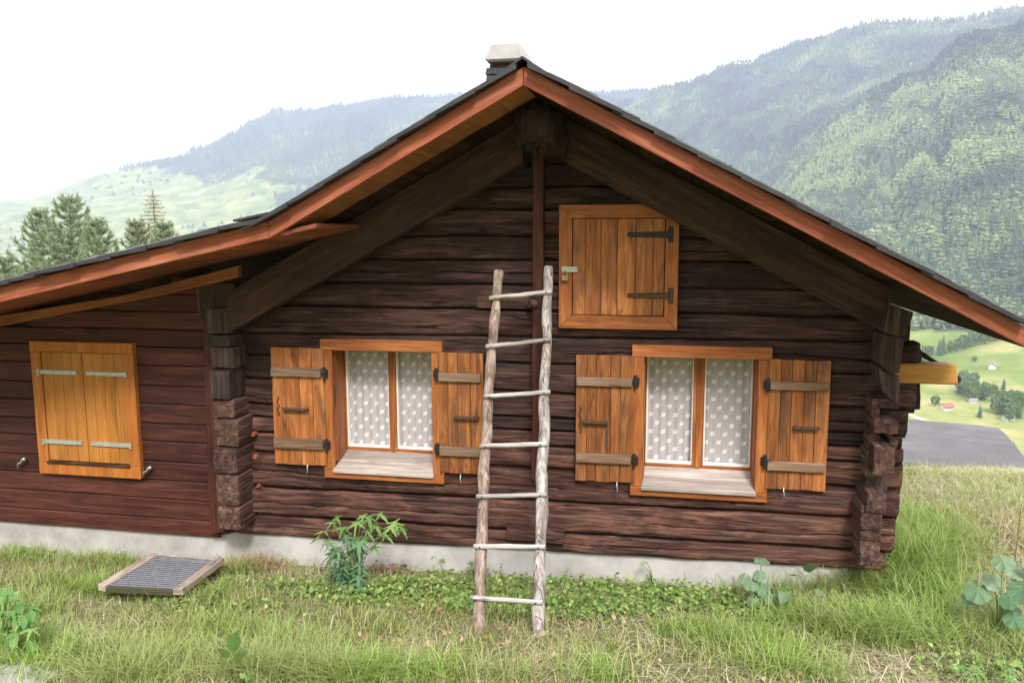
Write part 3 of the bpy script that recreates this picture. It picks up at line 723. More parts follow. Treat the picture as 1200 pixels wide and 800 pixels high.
# lifted slate at the kink and a few snow hooks
MB().prism([(KX-.19, fa(KX-.19)+.035), (KX+.01, fa(KX)+.032), (KX+.01, fa(KX)+.044), (KX-.19, fa(KX-.19)+.047)], YF-.03, YF+.3).build('slate', M['slate'], roof)
for xx in (.25, .62, .98, 1.3, 1.52):
    z = fm(xx)+.01
    MB().box(xx-.006, xx+.012, YF+.02, YF+.03, z, z+.026).box(xx-.012, xx-.006, YF+.02, YF+.03, z+.012, z+.02).build('snow_hook', M['iron'], roof)

# chimney
Yc = .9
cx0, cz0 = PX(569, 92, Yc); cx1, cz1 = PX(603, 73, Yc); qx0, qz0 = PX(569, 73, Yc); qx1, qz1 = PX(614, 50, Yc)
ch = MB().rough(cx0+.015, cx1+.04, Yc+.02, Yc+.36, cz0-.4, cz1, cuts=3, amp=.004).build('chimney', M['log_end_dark'], cabin)
for k in range(2):
    z = cz1-.045-.05*k
    MB().prism([(cx0+.0+.004*k, z-.03), (cx1+.05, z-.03), (cx1+.045, z), (cx0+.01, z+.012)], Yc-.01, Yc+.38).build('flashing_slate', M['slate'], ch)
MB().prism([(qx0, qz0), (qx1, qz0), (qx1+.0, qz0+.03), (qx1-.03, qz1), (qx0+.05, qz1), (qx0, qz0+.03)], Yc-.03, Yc+.40).build('chimney_cap', M['chimney_cap'], ch, bevel=.012)

# ------------------------------------------------------------------ windows
def window(Rc, panes, sash_y, glass_y=.18, sill_px=None, swap=False):
    w_ = empty('window', (0, 0, 0)); w_.parent = cabin; w_.matrix_parent_inverse = Matrix.Translation(-base)
    x0, x1, z0, z1 = Rc; i = inner(Rc)
    y0, y1 = -.035, .012
    MB().prism([(x0, i[3]), (x1, i[3]), (x1, z1), (x0, z1)], y0-.004, y1).build('frame_board', M['frame_h'], w_, bevel=.003)
    MB().prism([(x0, z0), (x1, z0), (x1, i[2]), (x0, i[2])], y0-.003, y1).build('frame_board', M['frame_h'], w_, bevel=.003)
    MB().prism([(x0, i[2]+.001), (i[0], i[2]+.001), (i[0], i[3]-.001), (x0, i[3]-.001)], y0, y1).build('frame_board', M['frame_v'], w_, bevel=.003)
    MB().prism([(i[1], i[2]+.001), (x1, i[2]+.001), (x1, i[3]-.001), (i[1], i[3]-.001)], y0, y1).build('frame_board', M['frame_v'], w_, bevel=.003)
    # reveals
    a = .02
    MB().box(i[0]-.018, i[0]+.004, y1+.001, glass_y+.03, i[2], i[3]).build('reveal_board', M['frame_v'], w_)
    MB().box(i[1]-.004, i[1]+.018, y1+.001, glass_y+.03, i[2], i[3]).build('reveal_board', M['frame_v'], w_)
    MB().box(i[0]+.004, i[1]-.004, y1+.001, glass_y+.03, i[3]-.004, i[3]+.018).build('reveal_board', M['frame_h'], w_)
    zs = PX(450 if x0 < -1 else 820, sash_y, glass_y)[1]+.0
    if True:
        zf = i[2]+.006                                # sill: grey boards sloping outwards
        zk = zs
        for k, (ya, yb_) in enumerate(((-.055, .06), (.0625, glass_y-.01))):
            za = zf+(zk-zf)*(ya+.055)/(glass_y+.05); zc = zf+(zk-zf)*(yb_+.055)/(glass_y+.05)
            xa, xb = (i[0]-.008 if k == 0 else i[0]+.005), (i[1]+.008 if k == 0 else i[1]-.005)
            xx = (xa, xb)
            vs = [(xx[0], ya, za-.022), (xx[1], ya, za-.022), (xx[1], ya, za), (xx[0], ya, za), (xx[0], yb_, zc-.022), (xx[1], yb_, zc-.022), (xx[1], yb_, zc), (xx[0], yb_, zc)]
            if k == 0:
                vs = [(i[0]+.005 if v[0] == xa and v[1] > -.04 else i[1]-.005 if v[0] == xb and v[1] > -.04 else v[0], v[1], v[2]) for v in vs]
            MB().add(vs, [(0, 1, 2, 3), (5, 4, 7, 6), (3, 2, 6, 7), (1, 0, 4, 5), (0, 3, 7, 4), (2, 1, 5, 6)]).build('sill', M['sill'], w_, bevel=.003)
        MB().box(i[0]+.005, i[1]-.005, y0+.003, glass_y, i[2]-.01, zf-.02).build('sill_base', M['frame_h'], w_)
    zt = i[3]-.01
    # casements: orange stiles, white beads, glass, lace
    xs_ = [PX(p, 480, glass_y)[0] for p in panes]    # l0, l1, r0, r1
    xs_[0] = max(xs_[0], i[0]+.012); xs_[3] = min(xs_[3], i[1]-.012)
    gy = glass_y
    MB().box(xs_[1], xs_[2], gy-.022, gy+.03, zs, zt).build('mullion', M['frame_v'], w_, bevel=.004)
    MB().box(xs_[1]+.018, xs_[2]-.018, gy-.030, gy-.021, zs, zt).build('mullion', M['frame_v'], w_, bevel=.003)
    if xs_[0]-i[0] > .008: MB().box(i[0]+.004, xs_[0], gy-.02, gy+.03, zs, zt).build('stile', M['frame_v'], w_, bevel=.003)
    if i[1]-xs_[3] > .008: MB().box(xs_[3], i[1]-.004, gy-.02, gy+.03, zs, zt).build('stile', M['frame_v'], w_, bevel=.003)
    MB().box(xs_[0], xs_[3], gy-.018, gy+.03, zs-.02, zs+.016).build('bottom_rail', M['frame_h'], w_, bevel=.003)
    for a_, b_ in ((xs_[0], xs_[1]), (xs_[2], xs_[3])):
        bw = .009; zb_ = zs+.017
        MB().box(a_, a_+bw, gy-.012, gy+.02, zb_, zt).box(b_-bw*.7, b_, gy-.012, gy+.02, zb_, zt).box(a_+bw, b_-bw*.7, gy-.012, gy+.02, zb_, zb_+.013).build('sash_bead', M['white_paint'], w_)
        MB().box(a_+bw*.5, b_-bw*.3, gy+.006, gy+.010, zb_+.005, zt).build('pane', M['glass'], w_)
        n = 40; vs = []
        for k in range(n+1):
            x = a_+(b_-a_)*k/n
            for z in (zb_, zt): vs.append((x, gy+.032+.006*math.sin(k*.9+a_*7)+.003*noise.noise(Vector((x*20, z*2, 0))), z))
        MB().add(vs, [(2*k, 2*k+2, 2*k+3, 2*k+1) for k in range(n)]).build('curtain', M['curtain'], w_, smooth=True)
    return w_
window(WL, (407, 457, 466, 509), 527)
window(WR, (757, 812, 825, 882), 547)

def shutter(tl, tr, bl, br, nplank, batt, bar, hinge_side, hinge_y, Y=-.045, eye=None, hook=None, vbar=None):
    x0, x1, z0, z1 = avg(tl, tr, bl, br, Y)
    s = empty('shutter', (0, 0, 0)); s.parent = cabin; s.matrix_parent_inverse = Matrix.Translation(-base)
    t = .024; cuts = [0]
    r_ = random.Random(int(tl[0]))
    ws = [r_.uniform(.8, 1.25) for _ in range(nplank)]; tot = sum(ws); acc = 0; x = x0
    for k, q in enumerate(ws):
        xa, xb = x, x+(x1-x0)*q/tot
        dz = r_.uniform(-.003, .003)
        MB().box(xa+.001, xb-.001, Y, Y+t+r_.uniform(-.002, .002), z0+dz, z1+r_.uniform(-.002, .002)).build('plank', M['plank'], s, bevel=.0025)
        x = xb
    xm = (tl[0]+tr[0])/2
    for (ya, yb_) in batt:
        za = PX(xm, yb_, Y)[1]; zb_ = PX(xm, ya, Y)[1]
        ins = .012
        MB().prism([(x0+ins*.5, za), (x1-ins, za+.001), (x1-ins, zb_), (x0+ins*.5, zb_-.001)], Y-.022, Y-.001).build('batten', M['batten'], s, bevel=.003)
    if bar:
        bx0, bz0 = PX(bar[0], bar[2], Y-.02); bx1, _ = PX(bar[1], bar[2], Y-.02)
        MB().box(bx0, bx1, Y-.03, Y-.012, bz0-.008, bz0+.008).box(bx0, bx0+.012, Y-.02, Y, bz0-.008, bz0+.008).box(bx1-.012, bx1, Y-.02, Y, bz0-.008, bz0+.008).build('bar_handle', M['rust'], s, bevel=.002)
    if vbar:
        vx, vz0 = PX(vbar[0], vbar[2], Y); _, vz1 = PX(vbar[0], vbar[1], Y)
        MB().box(vx-.006, vx+.006, Y-.008, Y-.001, vz0, vz1).build('stay_iron', M['rust'], s)
    if eye:
        ex, ez0 = PX(eye[0], eye[2], Y); _, ez1 = PX(eye[0], eye[1], Y)
        n = 14; P = [(ex+.006*math.sin(i*1.1), Y-.008, ez0+(ez1-ez0)*i/n) for i in range(n+1)]
        MB().tube(P, .004, 6).build('chain', M['rust'], s, smooth=True)
    xh = x1 if hinge_side == 'r' else x0
    for hy in hinge_y:
        hx, hz = PX(378 if False else xm, hy, Y)
        sgn = 1 if hinge_side == 'r' else -1
        h = MB().tube([(xh+sgn*.008, Y-.012, hz-.035), (xh+sgn*.008, Y-.012, hz+.045)], .011, 8)
        h.box(*(sorted((xh-sgn*.004, xh+sgn*.03))), Y-.006, Y+.004, hz-.02, hz+.03)
        h.box(*(sorted((xh-sgn*.025, xh+sgn*.01))), Y-.016, Y-.003, hz-.004, hz+.016)
        h.build('hinge', M['iron'], s, bevel=.002)
    if hook:
        kx, kz = PX(hook[0], hook[1], Y)
        MB().tube([(kx, Y-.005, kz+.02), (kx, Y-.012, kz-.01), (kx+.006, Y-.02, kz-.03), (kx-.002, Y-.022, kz-.045)], .004, 6).build('hook', M['galv'], s, smooth=True)
    return s
shutter((317, 407), (380, 408), (322, 543), (381, 546), 4, ((430, 441), (513, 525)), (331, 360, 479), 'r', (437, 520), eye=(327, 463, 486), hook=(361, 546))
shutter((513, 413), (570, 415), (515, 551), (563, 558), 4, ((437, 447), (523, 534)), (532, 561, 489), 'l', (440, 528), hook=(540, 558))
shutter((674, 416), (743, 417), (675, 562), (742, 567), 5, ((442, 452), (531, 542)), (682, 712, 494), 'r', (447, 538), eye=(680, 476, 506), hook=(723, 567), vbar=(711, 494, 531))
shutter((901, 421), (975, 423), (898, 573), (967, 575), 5, ((447, 457), (541, 552)), (930, 961, 501), 'l', (453, 543), hook=(918, 573))

# loft hatch
hx0, hx1, hz0, hz1 = HT
h = empty('loft_hatch', (0, 0, 0)); h.parent = cabin; h.matrix_parent_inverse = Matrix.Translation(-base)
c = .078; Y0, Y1 = -.05, .0
ix0, ix1, iz0, iz1 = hx0+c, hx1-c*.95, hz0+c, hz1-c
MB().prism([(hx0, hz1), (hx1, hz1), (ix1, iz1), (ix0, iz1)], Y0, Y1).build('frame_board', M['frame_h'], h, bevel=.0025)
MB().prism([(hx0, hz0), (hx1, hz0), (ix1, iz0), (ix0, iz0)], Y0-.002, Y1).build('frame_board', M['frame_h'], h, bevel=.0025)
MB().prism([(hx0, hz0+.001), (ix0, iz0+.001), (ix0, iz1-.001), (hx0, hz1-.001)], Y0-.001, Y1).build('frame_board', M['frame_v'], h, bevel=.0025)
MB().prism([(hx1, hz0+.001), (ix1, iz0+.001), (ix1, iz1-.001), (hx1, hz1-.001)], Y0-.001, Y1).build('frame_board', M['frame_v'], h, bevel=.0025)
door = empty('door', (0, 0, 0)); door.parent = h; door.matrix_parent_inverse = Matrix.Identity(4)
fr_ = [0, .14, .31, .49, .69, .88, 1]
for k in range(6):
    xa = ix0+.004+(ix1-ix0-.008)*fr_[k]; xb = ix0+.004+(ix1-ix0-.008)*fr_[k+1]
    MB().box(xa+.001, xb-.001, Y0+.008+random.uniform(-.001, .002), Y1+.01, iz0+.004, iz1-.004).build('plank', M['plank'], door, bevel=.002)
for k, (ya, mt) in enumerate(((275, 'iron'), (346, 'rust'))):
    sx0, sz = PX(735, ya, Y0-.01); sx1, _ = PX(783, ya, Y0-.01); px1_, _ = PX(789, ya, Y0-.01)
    MB().prism([(sx0, sz-.011), (sx1, sz-.017), (sx1, sz+.017), (sx0, sz+.011)], Y0-.006, Y0+.006).box(sx1, px1_, Y0-.008, Y0-.0025, sz-.045, sz+.045).box(sx1-.006, sx1+.008, Y0-.014, Y0, sz-.024, sz+.024).build('strap_hinge', M[mt], h, bevel=.002)
lx0, lz0 = PX(658, 319, Y0-.01); lx1, lz1 = PX(677, 312, Y0-.01)
MB().box(lx0, lx1, Y0-.008, Y0-.002, lz0, lz1).build('hasp', M['galv'], h, bevel=.002)
kx, kz = PX(662, 324, Y0-.02)
MB().box(kx-.018, kx+.018, Y0-.028, Y0-.010, kz-.024, kz+.006).tube([(kx-.012, Y0-.018, kz), (kx-.012, Y0-.018, kz+.022), (kx, Y0-.018, kz+.034), (kx+.012, Y0-.018, kz+.022), (kx+.012, Y0-.018, kz)], .004, 6).build('padlock', M['brass'], h, bevel=.003)

# lean-to window with closed shutters
ax0, ax1, az0, az1 = AW
s = empty('shuttered_window', (0, 0, 0)); s.parent = cabin; s.matrix_parent_inverse = Matrix.Translation(-base)
c = .078; Y0, Y1 = -.068, -.028
MB().prism([(ax0, az1-.07), (ax1, az1-.07), (ax1, az1), (ax0, az1)], Y0-.002, Y1).build('frame_board', M['frame_new'], s, bevel=.003)
MB().prism([(ax0, az0), (ax1, az0), (ax1, az0+.085), (ax0, az0+.085)], Y0-.002, Y1).build('frame_board', M['frame_new'], s, bevel=.003)
MB().prism([(ax0, az0+.086), (ax0+c, az0+.086), (ax0+c, az1-.071), (ax0, az1-.071)], Y0, Y1).build('frame_board', M['frame_new'], s, bevel=.003)
MB().prism([(ax1-c, az0+.086), (ax1, az0+.086), (ax1, az1-.071), (ax1-c, az1-.071)], Y0, Y1).build('frame_board', M['frame_new'], s, bevel=.003)
MB().box(ax0+c-.005, ax1-c+.005, Y0-.014, Y0+.01, az0+.078, az0+.094).build('sill_strip', M['log_red'], s, bevel=.002)
xm = (ax0+ax1)/2
for (xa, xb) in ((ax0+c+.004, xm-.002), (xm+.002, ax1-c-.004)):
    leaf = empty('shutter', (0, 0, 0)); leaf.parent = s; leaf.matrix_parent_inverse = Matrix.Identity(4)
    for k in range(4):
        w4 = (xb-xa)/4
        MB().box(xa+w4*k+.0008, xa+w4*(k+1)-.0008, Y0+.008, Y1, az0+.098, az1-.074).build('plank', M['plank_new'], leaf, bevel=.002)
    left = xa < xm-.1
    for yy in (437, 519):
        z = PX(95, yy, Y0)[1]
        e0, e1 = (ax0+c-.02, xb-.04) if left else (xa+.03, ax1-c+.02)
        st = MB().box(e0, e1, Y0-.003, Y0+.007, z-.014, z+.014)
        st.tube([((e0 if left else e1), Y0-.008, z-.022), ((e0 if left else e1), Y0-.008, z+.022)], .008, 8)
        st.build('strap_hinge', M['zinc_hinge'], leaf, bevel=.001)
for (hx_, hy_) in ((27, 541), (174, 551)):
    X_, Z_ = PX(hx_, hy_, AY-.02)
    MB().tube([(X_-.03, AY-.03, Z_-.035), (X_-.02, AY-.04, Z_-.005), (X_+.0, AY-.035, Z_), (X_+.01, AY-.04, Z_+.02), (X_+.032, AY-.03, Z_+.028)], [.012, .008, .008, .008, .013], 8).tube([(X_, AY-.035, Z_), (X_, AY+.002, Z_)], .006, 6).build('shutter_catch', M['galv'], cabin, smooth=True)

# nest of dry grass on the ridge beam end
def blades(P, H, bend, width, flat=0, seed=0, lean=None, az=None):
    """curved tapering grass blades; returns verts, tris"""
    r_ = np.random.default_rng(seed); n = len(P)
    th = r_.uniform(0, 2*np.pi, n) if az is None else az
    d = np.stack([np.cos(th), np.sin(th), np.zeros(n)], -1); pr = np.stack([-np.sin(th), np.cos(th), np.zeros(n)], -1)
    ts = [0, .4, .75, 1.]; V = np.zeros((n, 7, 3), np.float32)
    H = np.asarray(H)[:, None]; B = np.asarray(bend)[:, None]; W = np.asarray(width)[:, None]
    curl = r_.normal(0, .12, n)[:, None]
    for k, t in enumerate(ts):
        if flat: c_ = P+d*H*t+pr*curl*H*4*t*t*flat+np.array([0, 0, 1])*(.01+B*.5*H*math.sin(math.pi*t))
        else:
            c_ = P+d*H*B*t**2+np.array([0, 0, 1])*H*t*(1-.38*B*t)+pr*curl*H*t*t
        w_ = W*(1-t**1.6)*.5+.0002
        if k < 3: V[:, 2*k] = c_-pr*w_; V[:, 2*k+1] = c_+pr*w_
        else: V[:, 6] = c_
    o_ = (np.arange(n)*7)[:, None]
    T_ = np.array([[0, 1, 3], [0, 3, 2], [2, 3, 5], [2, 5, 4], [4, 5, 6]])
    return V.reshape(-1, 3), (o_[:, :, None]+T_[None]).reshape(-1, 3)
r_ = np.random.default_rng(5); n = 1400
X_, Z_ = PX(629, 150, -.42)
u = r_.uniform(0, 2*np.pi, n); rad_ = .085+r_.uniform(-.02, .035, n)
P = np.stack([X_+rad_*np.cos(u)*1.15, -.43+r_.uniform(-.03, .22, n), Z_+.005+rad_*np.sin(u)*1.1], -1)
V, T = blades(P, r_.uniform(.04, .10, n), r_.uniform(.3, 1.4, n), np.full(n, .003), 0, 6)
V = V.copy(); V[:, 2] -= .02
nest = link('nest', tri_mesh('nest', V, T), leafmat('dry_nest', [(0, (.02, .013, .008)), (.7, (.05, .035, .02)), (1, (.14, .11, .06))], trans=.1))
tag(nest, 'ring of dry grass stuck round the ridge beam end below the gable peak', 'nest')

# ------------------------------------------------------------------ ladder
lad = empty('ladder', (-.8, -.85, -.2), 'weathered wooden pole ladder with seven rungs leaning on the wall', 'ladder')
def LP(x, y, off=0):                                # point on the leaning plane of the ladder
    r = FW+(x-600)/FPX*RT+(400-y)/FPX*UP
    # plane: Y = a + b z, through Y=-.88 at z=-.2 and Y=-.13 at z=1.7
    b_ = (.75)/1.9; a_ = -.88+b_*.2
    t = (a_+b_*CAM.z-CAM.y)/(r.y-b_*r.z)
    p = CAM+t*r; return Vector((p.x, p.y+off, p.z))
for pts, r0, mt in (([(585, 318), (582, 345), (577, 400), (573, 455), (571, 500), (567, 550), (566, 600), (563, 660), (563, 700), (561, 748)], .031, 'pole_brown'),
                    ([(643, 313), (641, 360), (641, 400), (638, 455), (638, 500), (635, 550), (635, 600), (633, 660), (632, 700), (630, 753)], .031, 'pole')):
    P = [LP(*p) for p in pts]
    fine = []
    for i in range(len(P)-1):
        for k in range(5):
            t = k/5; p = P[i].lerp(P[i+1], t)
            fine.append(p+Vector((.005*noise.noise(p*6), .005*noise.noise(p*6+Vector((3, 3, 3))), 0)))
    fine.append(P[-1])
    n = len(fine); rd_ = [(.027+.007*i/n)*(1+.22*noise.noise(fine[i]*11)) for i in range(n)]
    MB().tube(fine, rd_, 14, wob=.12).build('rail', M[mt], lad, smooth=True)
for k, (a, b_) in enumerate((((575, 349), (648, 341)), ((571, 405), (646, 397)), ((569, 463), (646, 458)), ((564, 521), (642, 518)), ((560, 579), (642, 577)), ((557, 637), (640, 638)), ((553, 697), (637, 702)))):
    A = LP(*a, -.034); B = LP(*b_, -.034); ctr = []
    r_ = random.Random(k)
    for i in range(13):
        t = i/12; p = A.lerp(B, t); ctr.append(p+Vector((0, .002*math.sin(t*3), .004*noise.noise(Vector((t*3, k*4., 0))))))
    rg = MB().tube(ctr, [.0165*(1+.15*noise.noise(Vector((i*.5, k*3., 0)))) for i in range(13)], 8, wob=.25, flat=.8).build('rung', M['rung'], lad, smooth=True)
    for t in (.09, .91):
        p = A.lerp(B, t)
        MB().tube([(p.x, p.y-.018, p.z), (p.x, p.y-.012, p.z)], .005, 6).build('nail', M['rust'], rg)

# ------------------------------------------------------------------ drain grate in its wooden frame
gr = empty('floor_grate', (-2.97, -.42, -.28), 'steel mesh grate in a mossy wooden frame lying on the grass', 'grate')
def GP(x, y, z=-.185):
    r = FW+(x-600)/FPX*RT+(400-y)/FPX*UP; t = (z-CAM.z)/r.z; return CAM+t*r
c4 = [GP(113, 685), GP(178, 647), GP(262, 654), GP(214, 690)]
def lerp2(u, v): return (c4[0].lerp(c4[3], u)).lerp(c4[1].lerp(c4[2], u), v)
def plank3(u0, u1, v0, v1, z0, z1, name, mat, seed=0):
    n = 8; vs = []; fs = []
    lng = abs(v1-v0) > abs(u1-u0)
    for i in range(n+1):
        t = i/n
        for (s_, zz) in ((0, z0), (1, z0), (1, z1), (0, z1)):
            u, v = (u0+(u1-u0)*s_, v0+(v1-v0)*t) if lng else (u0+(u1-u0)*t, v0+(v1-v0)*s_)
            p = lerp2(u, v); q_ = .008*noise.noise(Vector((p.x*9, p.y*9, seed+s_*3)))
            vs.append((p.x+q_, p.y+q_, p.z+zz+q_*.6))
    for i in range(n):
        for j in range(4): fs.append((i*4+j, i*4+(j+1) % 4, (i+1)*4+(j+1) % 4, (i+1)*4+j))
    fs += [(3, 2, 1, 0), tuple(range(n*4, n*4+4))]
    return MB().add(vs, fs).build(name, M[mat], gr, bevel=.004)
plank3(0, .11, 0, 1, -.04, .002, 'frame_board', 'old_board', 1); plank3(.89, 1, 0, 1, -.04, .002, 'frame_board', 'old_board', 2)
plank3(.112, .888, 0, .022, -.05, -.010, 'frame_board', 'mossy', 3); plank3(.112, .888, .95, 1, -.045, -.004, 'frame_board', 'old_board', 4)
mb = MB()
for k in range(25):
    u = .115+.77*k/24; a = lerp2(u, .032); b_ = lerp2(u, .948)
    mb.tube([(a.x, a.y, a.z-.006), (b_.x, b_.y, b_.z-.006)], .0028, 4)
for k in range(17):
    v = .04+.9*k/16; a = lerp2(.114, v); b_ = lerp2(.886, v)
    mb.tube([(a.x, a.y, a.z-.004), (b_.x, b_.y, b_.z-.004)], .0028, 4)
tag(mb.build('mesh_grating', M['grating'], gr), kind='stuff')
mb = MB()
q4 = [lerp2(.11, .03), lerp2(.89, .03), lerp2(.89, .95), lerp2(.11, .95)]
mb.add([(p.x, p.y, p.z-.03) for p in q4], [(0, 1, 2, 3)]).build('backing_plate', M['felt'], gr)

# ------------------------------------------------------------------ low shed with flat felt roof below the bank
def depthpt(x, y, dist):                            # point along the ray at ground distance
    r = FW+(x-600)/FPX*RT+(400-y)/FPX*UP; return CAM+r*(dist/math.hypot(r.x, r.y))
f0, f1 = depthpt(1040, 556, 9.6), depthpt(1235, 552, 9.3); k0, k1 = depthpt(1040, 493, 12.4), depthpt(1171, 495, 12.4)
f0.z = f1.z = (f0.z+f1.z)/2; k0.z = k1.z = (k0.z+k1.z)/2
shed = empty('shed', (f0.lerp(f1, .5).x, 6.0, -2.2), 'low outbuilding with a sagging flat roof of dark grey roofing felt', 'shed')
vs = []; fs = []; nu, nv = 36, 20
for i in range(nu+1):
    for j in range(nv+1):
        p = f0.lerp(f1, i/nu).lerp(k0.lerp(k1, i/nu), j/nv)
        z = p.z+.015*noise.noise(Vector((p.x*1.6, p.y*1.1, 0)))+.008*noise.noise(Vector((p.x*6, p.y*3, 0)))+.03*max(0, 1-abs((p.y-f0.y)/1.2-.9-.12*math.sin(p.x*2))*7)
        vs.append((p.x, p.y, z))
for i in range(nu):
    for j in range(nv): a = i*(nv+1)+j; fs.append((a, a+nv+1, a+nv+2, a+1))
o_ = MB().add(vs, fs).build('roof', M['felt'], shed, smooth=True)
vs = []; fs = []
for i in range(nu*2+1):
    p = f0.lerp(f1, i/nu/2); dz = .10+.03*noise.noise(Vector((p.x*3, 2, 0))); dy = .03*noise.noise(Vector((p.x*7, 4, 0)))
    z = p.z+.015*noise.noise(Vector((p.x*1.6, p.y*1.1, 0)))+.008*noise.noise(Vector((p.x*6, p.y*3, 0)))
    vs += [(p.x, p.y, z), (p.x, p.y-.03+dy, z-.04), (p.x, p.y-.02+dy, z-dz-.05)]
for i in range(nu*2):
    for j in range(2): a = i*3+j; fs.append((a, a+3, a+4, a+1))
MB().add(vs, fs).build('felt_flap', M['felt'], shed, smooth=True)
MB().prism([(f0.x+.1, f0.z-1.6), (f1.x-.1, f1.z-1.6), (f1.x-.1, f1.z-.16), (f0.x+.1, f0.z-.16)], f0.y+.12, k0.y-.3).build('wall', M['log_dark'], shed)

# ------------------------------------------------------------------ grass, hay, ground cover
def free(X, Y):                                     # not under the chalet, the grate or the shed
    inside = (Y > -.015) & (X < 1.03) | ((Y > .02) & (X < 1.07))
    g_ = (X > -3.16) & (X < -2.72) & (Y > -.60) & (Y < -.22)
    return ~(inside | g_)
def scatter(n, seed, box=(-5.2, 3.6, -3.4, 3.6), dens=None):
    r_ = np.random.default_rng(seed)
    X = r_.uniform(box[0], box[1], n); Y = r_.uniform(box[2], box[3], n)
    k = free(X, Y)
    if dens is not None: k &= r_.random(n) < dens(X, Y)
    X, Y = X[k], Y[k]
    return np.stack([X, Y, lawn_z(X, Y)-.004], -1)
hayf = lambda X, Y: np.clip(.52+2.7*fbm(X*.9+2, Y*1.6+8, 3)+.35*(Y < -1.05)+.45*((X > 1.6) & (Y > -.2)), 0, 1)
GR = leafmat('grass_blade', [(0, (.16, .23, .04)), (.35, (.31, .39, .09)), (.7, (.48, .54, .18)), (.88, (.62, .60, .33)), (1, (.70, .63, .42))], trans=.35, patch=(1.1, (.50, .47, .26), .55))
GR2 = leafmat('tuft_blade', [(0, (.16, .28, .04)), (.5, (.32, .48, .10)), (.9, (.52, .63, .22)), (1, (.66, .64, .38))], trans=.4, patch=(1.6, (.42, .42, .2), .5))
HAY = leafmat('cut_hay', [(0, (.38, .30, .18)), (.4, (.56, .49, .33)), (.8, (.70, .64, .46)), (1, (.82, .77, .60))], trans=.25)
DRY = leafmat('dry_grass', [(0, (.28, .16, .07)), (.5, (.48, .32, .16)), (1, (.62, .50, .30))], trans=.3)
P = scatter(230000, 1, dens=lambda X, Y: np.clip(1.15-.75*hayf(X, Y), .2, 1)); n = len(P)
r_ = np.random.default_rng(2)
hh = r_.gamma(4, .0125, n)*np.where((P[:, 1] > -.35) & (P[:, 0] < 1.1), 1.0, 1.1)*(1+.8*np.clip(fbm(P[:, 0]*2, P[:, 1]*2, 2), -.5, .6))
V, T = blades(P, hh+.01, r_.uniform(.2, 1.3, n), r_.uniform(.0025, .005, n), 0, 3)
tag(link('grass', tri_mesh('grass', V, T), GR), 'short green grass covering the bank before the chalet', 'grass', kind='stuff')
P = np.concatenate([scatter(52000, 4, dens=hayf), scatter(16000, 41, box=(1.5, 4.2, -.2, 3.4), dens=lambda X, Y: np.clip((X-1.5)*1.5, 0, 1)*np.clip(.6+2*fbm(X, Y*2, 2), .1, 1))]); n = len(P)
r_ = np.random.default_rng(5)
V, T = blades(P, r_.uniform(.06, .22, n), r_.uniform(.05, .5, n), r_.uniform(.002, .0042, n), 1, 6)
tag(link('cut_hay', tri_mesh('cut_hay', V, T), HAY), 'pale strands of cut hay lying over the grass', 'hay', kind='stuff')
def ground_px(x, y):                                # where the ray of a photo point meets the lawn
    r = FW+(x-600)/FPX*RT+(400-y)/FPX*UP
    t = 1.0
    for _ in range(4000):
        p = CAM+r*t
        if p.z < float(lawn_z(p.x, p.y)): break
        t += .003
    return p
def tuft(cx, cy, rx, ry, n, h, bend, w_, seed, mat=None, name='grass_tuft', lab=None):
    r_ = np.random.default_rng(seed)
    X = cx+r_.normal(0, rx, n); Y = cy+r_.normal(0, ry, n); k = free(X, Y); X, Y = X[k], Y[k]; n = len(X)
    P = np.stack([X, Y, lawn_z(X, Y)-.005], -1)
    return blades(P, r_.uniform(.45, 1.1, n)*h, r_.uniform(.4, 1.5, n)*bend, r_.uniform(.7, 1.2, n)*w_, 0, seed)
Vs, Ts, off_ = [], [], 0
TU = [(360, 665, .3, .02, 260, .1), (600, 676, .4, .02, 260, .09), (760, 682, .3, .02, 300, .11), (900, 690, .25, .02, 350, .15), (990, 694, .12, .03, 450, .2), (60, 648, .3, .02, 350, .13), (210, 652, .12, .02, 200, .13), (165, 698, .2, .025, 900, .11), (225, 690, .06, .03, 300, .13), (110, 692, .05, .03, 250, .12), (275, 672, .08, .03, 300, .13), (60, 792, .35, .08, 500, .16), (15, 770, .14, .1, 500, .20), (200, 775, .13, .08, 350, .16), (290, 788, .14, .07, 420, .18), (270, 740, .15, .05, 260, .12), (395, 795, .2, .05, 420, .17), (470, 790, .13, .05, 180, .15),
      (600, 796, .1, .04, 120, .14), (830, 745, .15, .06, 350, .13), (880, 760, .16, .08, 500, .15), (960, 730, .2, .09, 700, .17), (1030, 745, .18, .08, 650, .2), (1085, 700, .15, .12, 700, .22), (1110, 740, .14, .1, 600, .2),
      (1050, 668, .13, .10, 1700, .30), (1090, 640, .14, .14, 1300, .22), (1180, 765, .16, .1, 500, .16), (1020, 690, .1, .06, 500, .2), (1060, 610, .08, .16, 500, .16),
      (30, 655, .2, .06, 500, .14), (125, 660, .12, .06, 350, .14), (195, 700, .22, .04, 500, .12), (235, 695, .10, .05, 350, .14), (90, 690, .25, .07, 500, .12), (170, 640, .03, .02, 30, .3),
      (910, 690, .15, .05, 350, .13), (735, 690, .2, .06, 300, .08), (20, 720, .15, .08, 400, .16), (330, 796, .15, .05, 260, .24), (420, 798, .12, .04, 220, .22), (150, 797, .15, .05, 260, .22), (520, 797, .1, .04, 130, .22), (690, 796, .12, .04, 130, .18), (100, 770, .15, .05, 220, .2), (350, 760, .12, .04, 160, .18), (930, 790, .14, .05, 240, .18), (1180, 575, .5, .25, 500, .14), (1130, 590, .3, .2, 300, .12)]
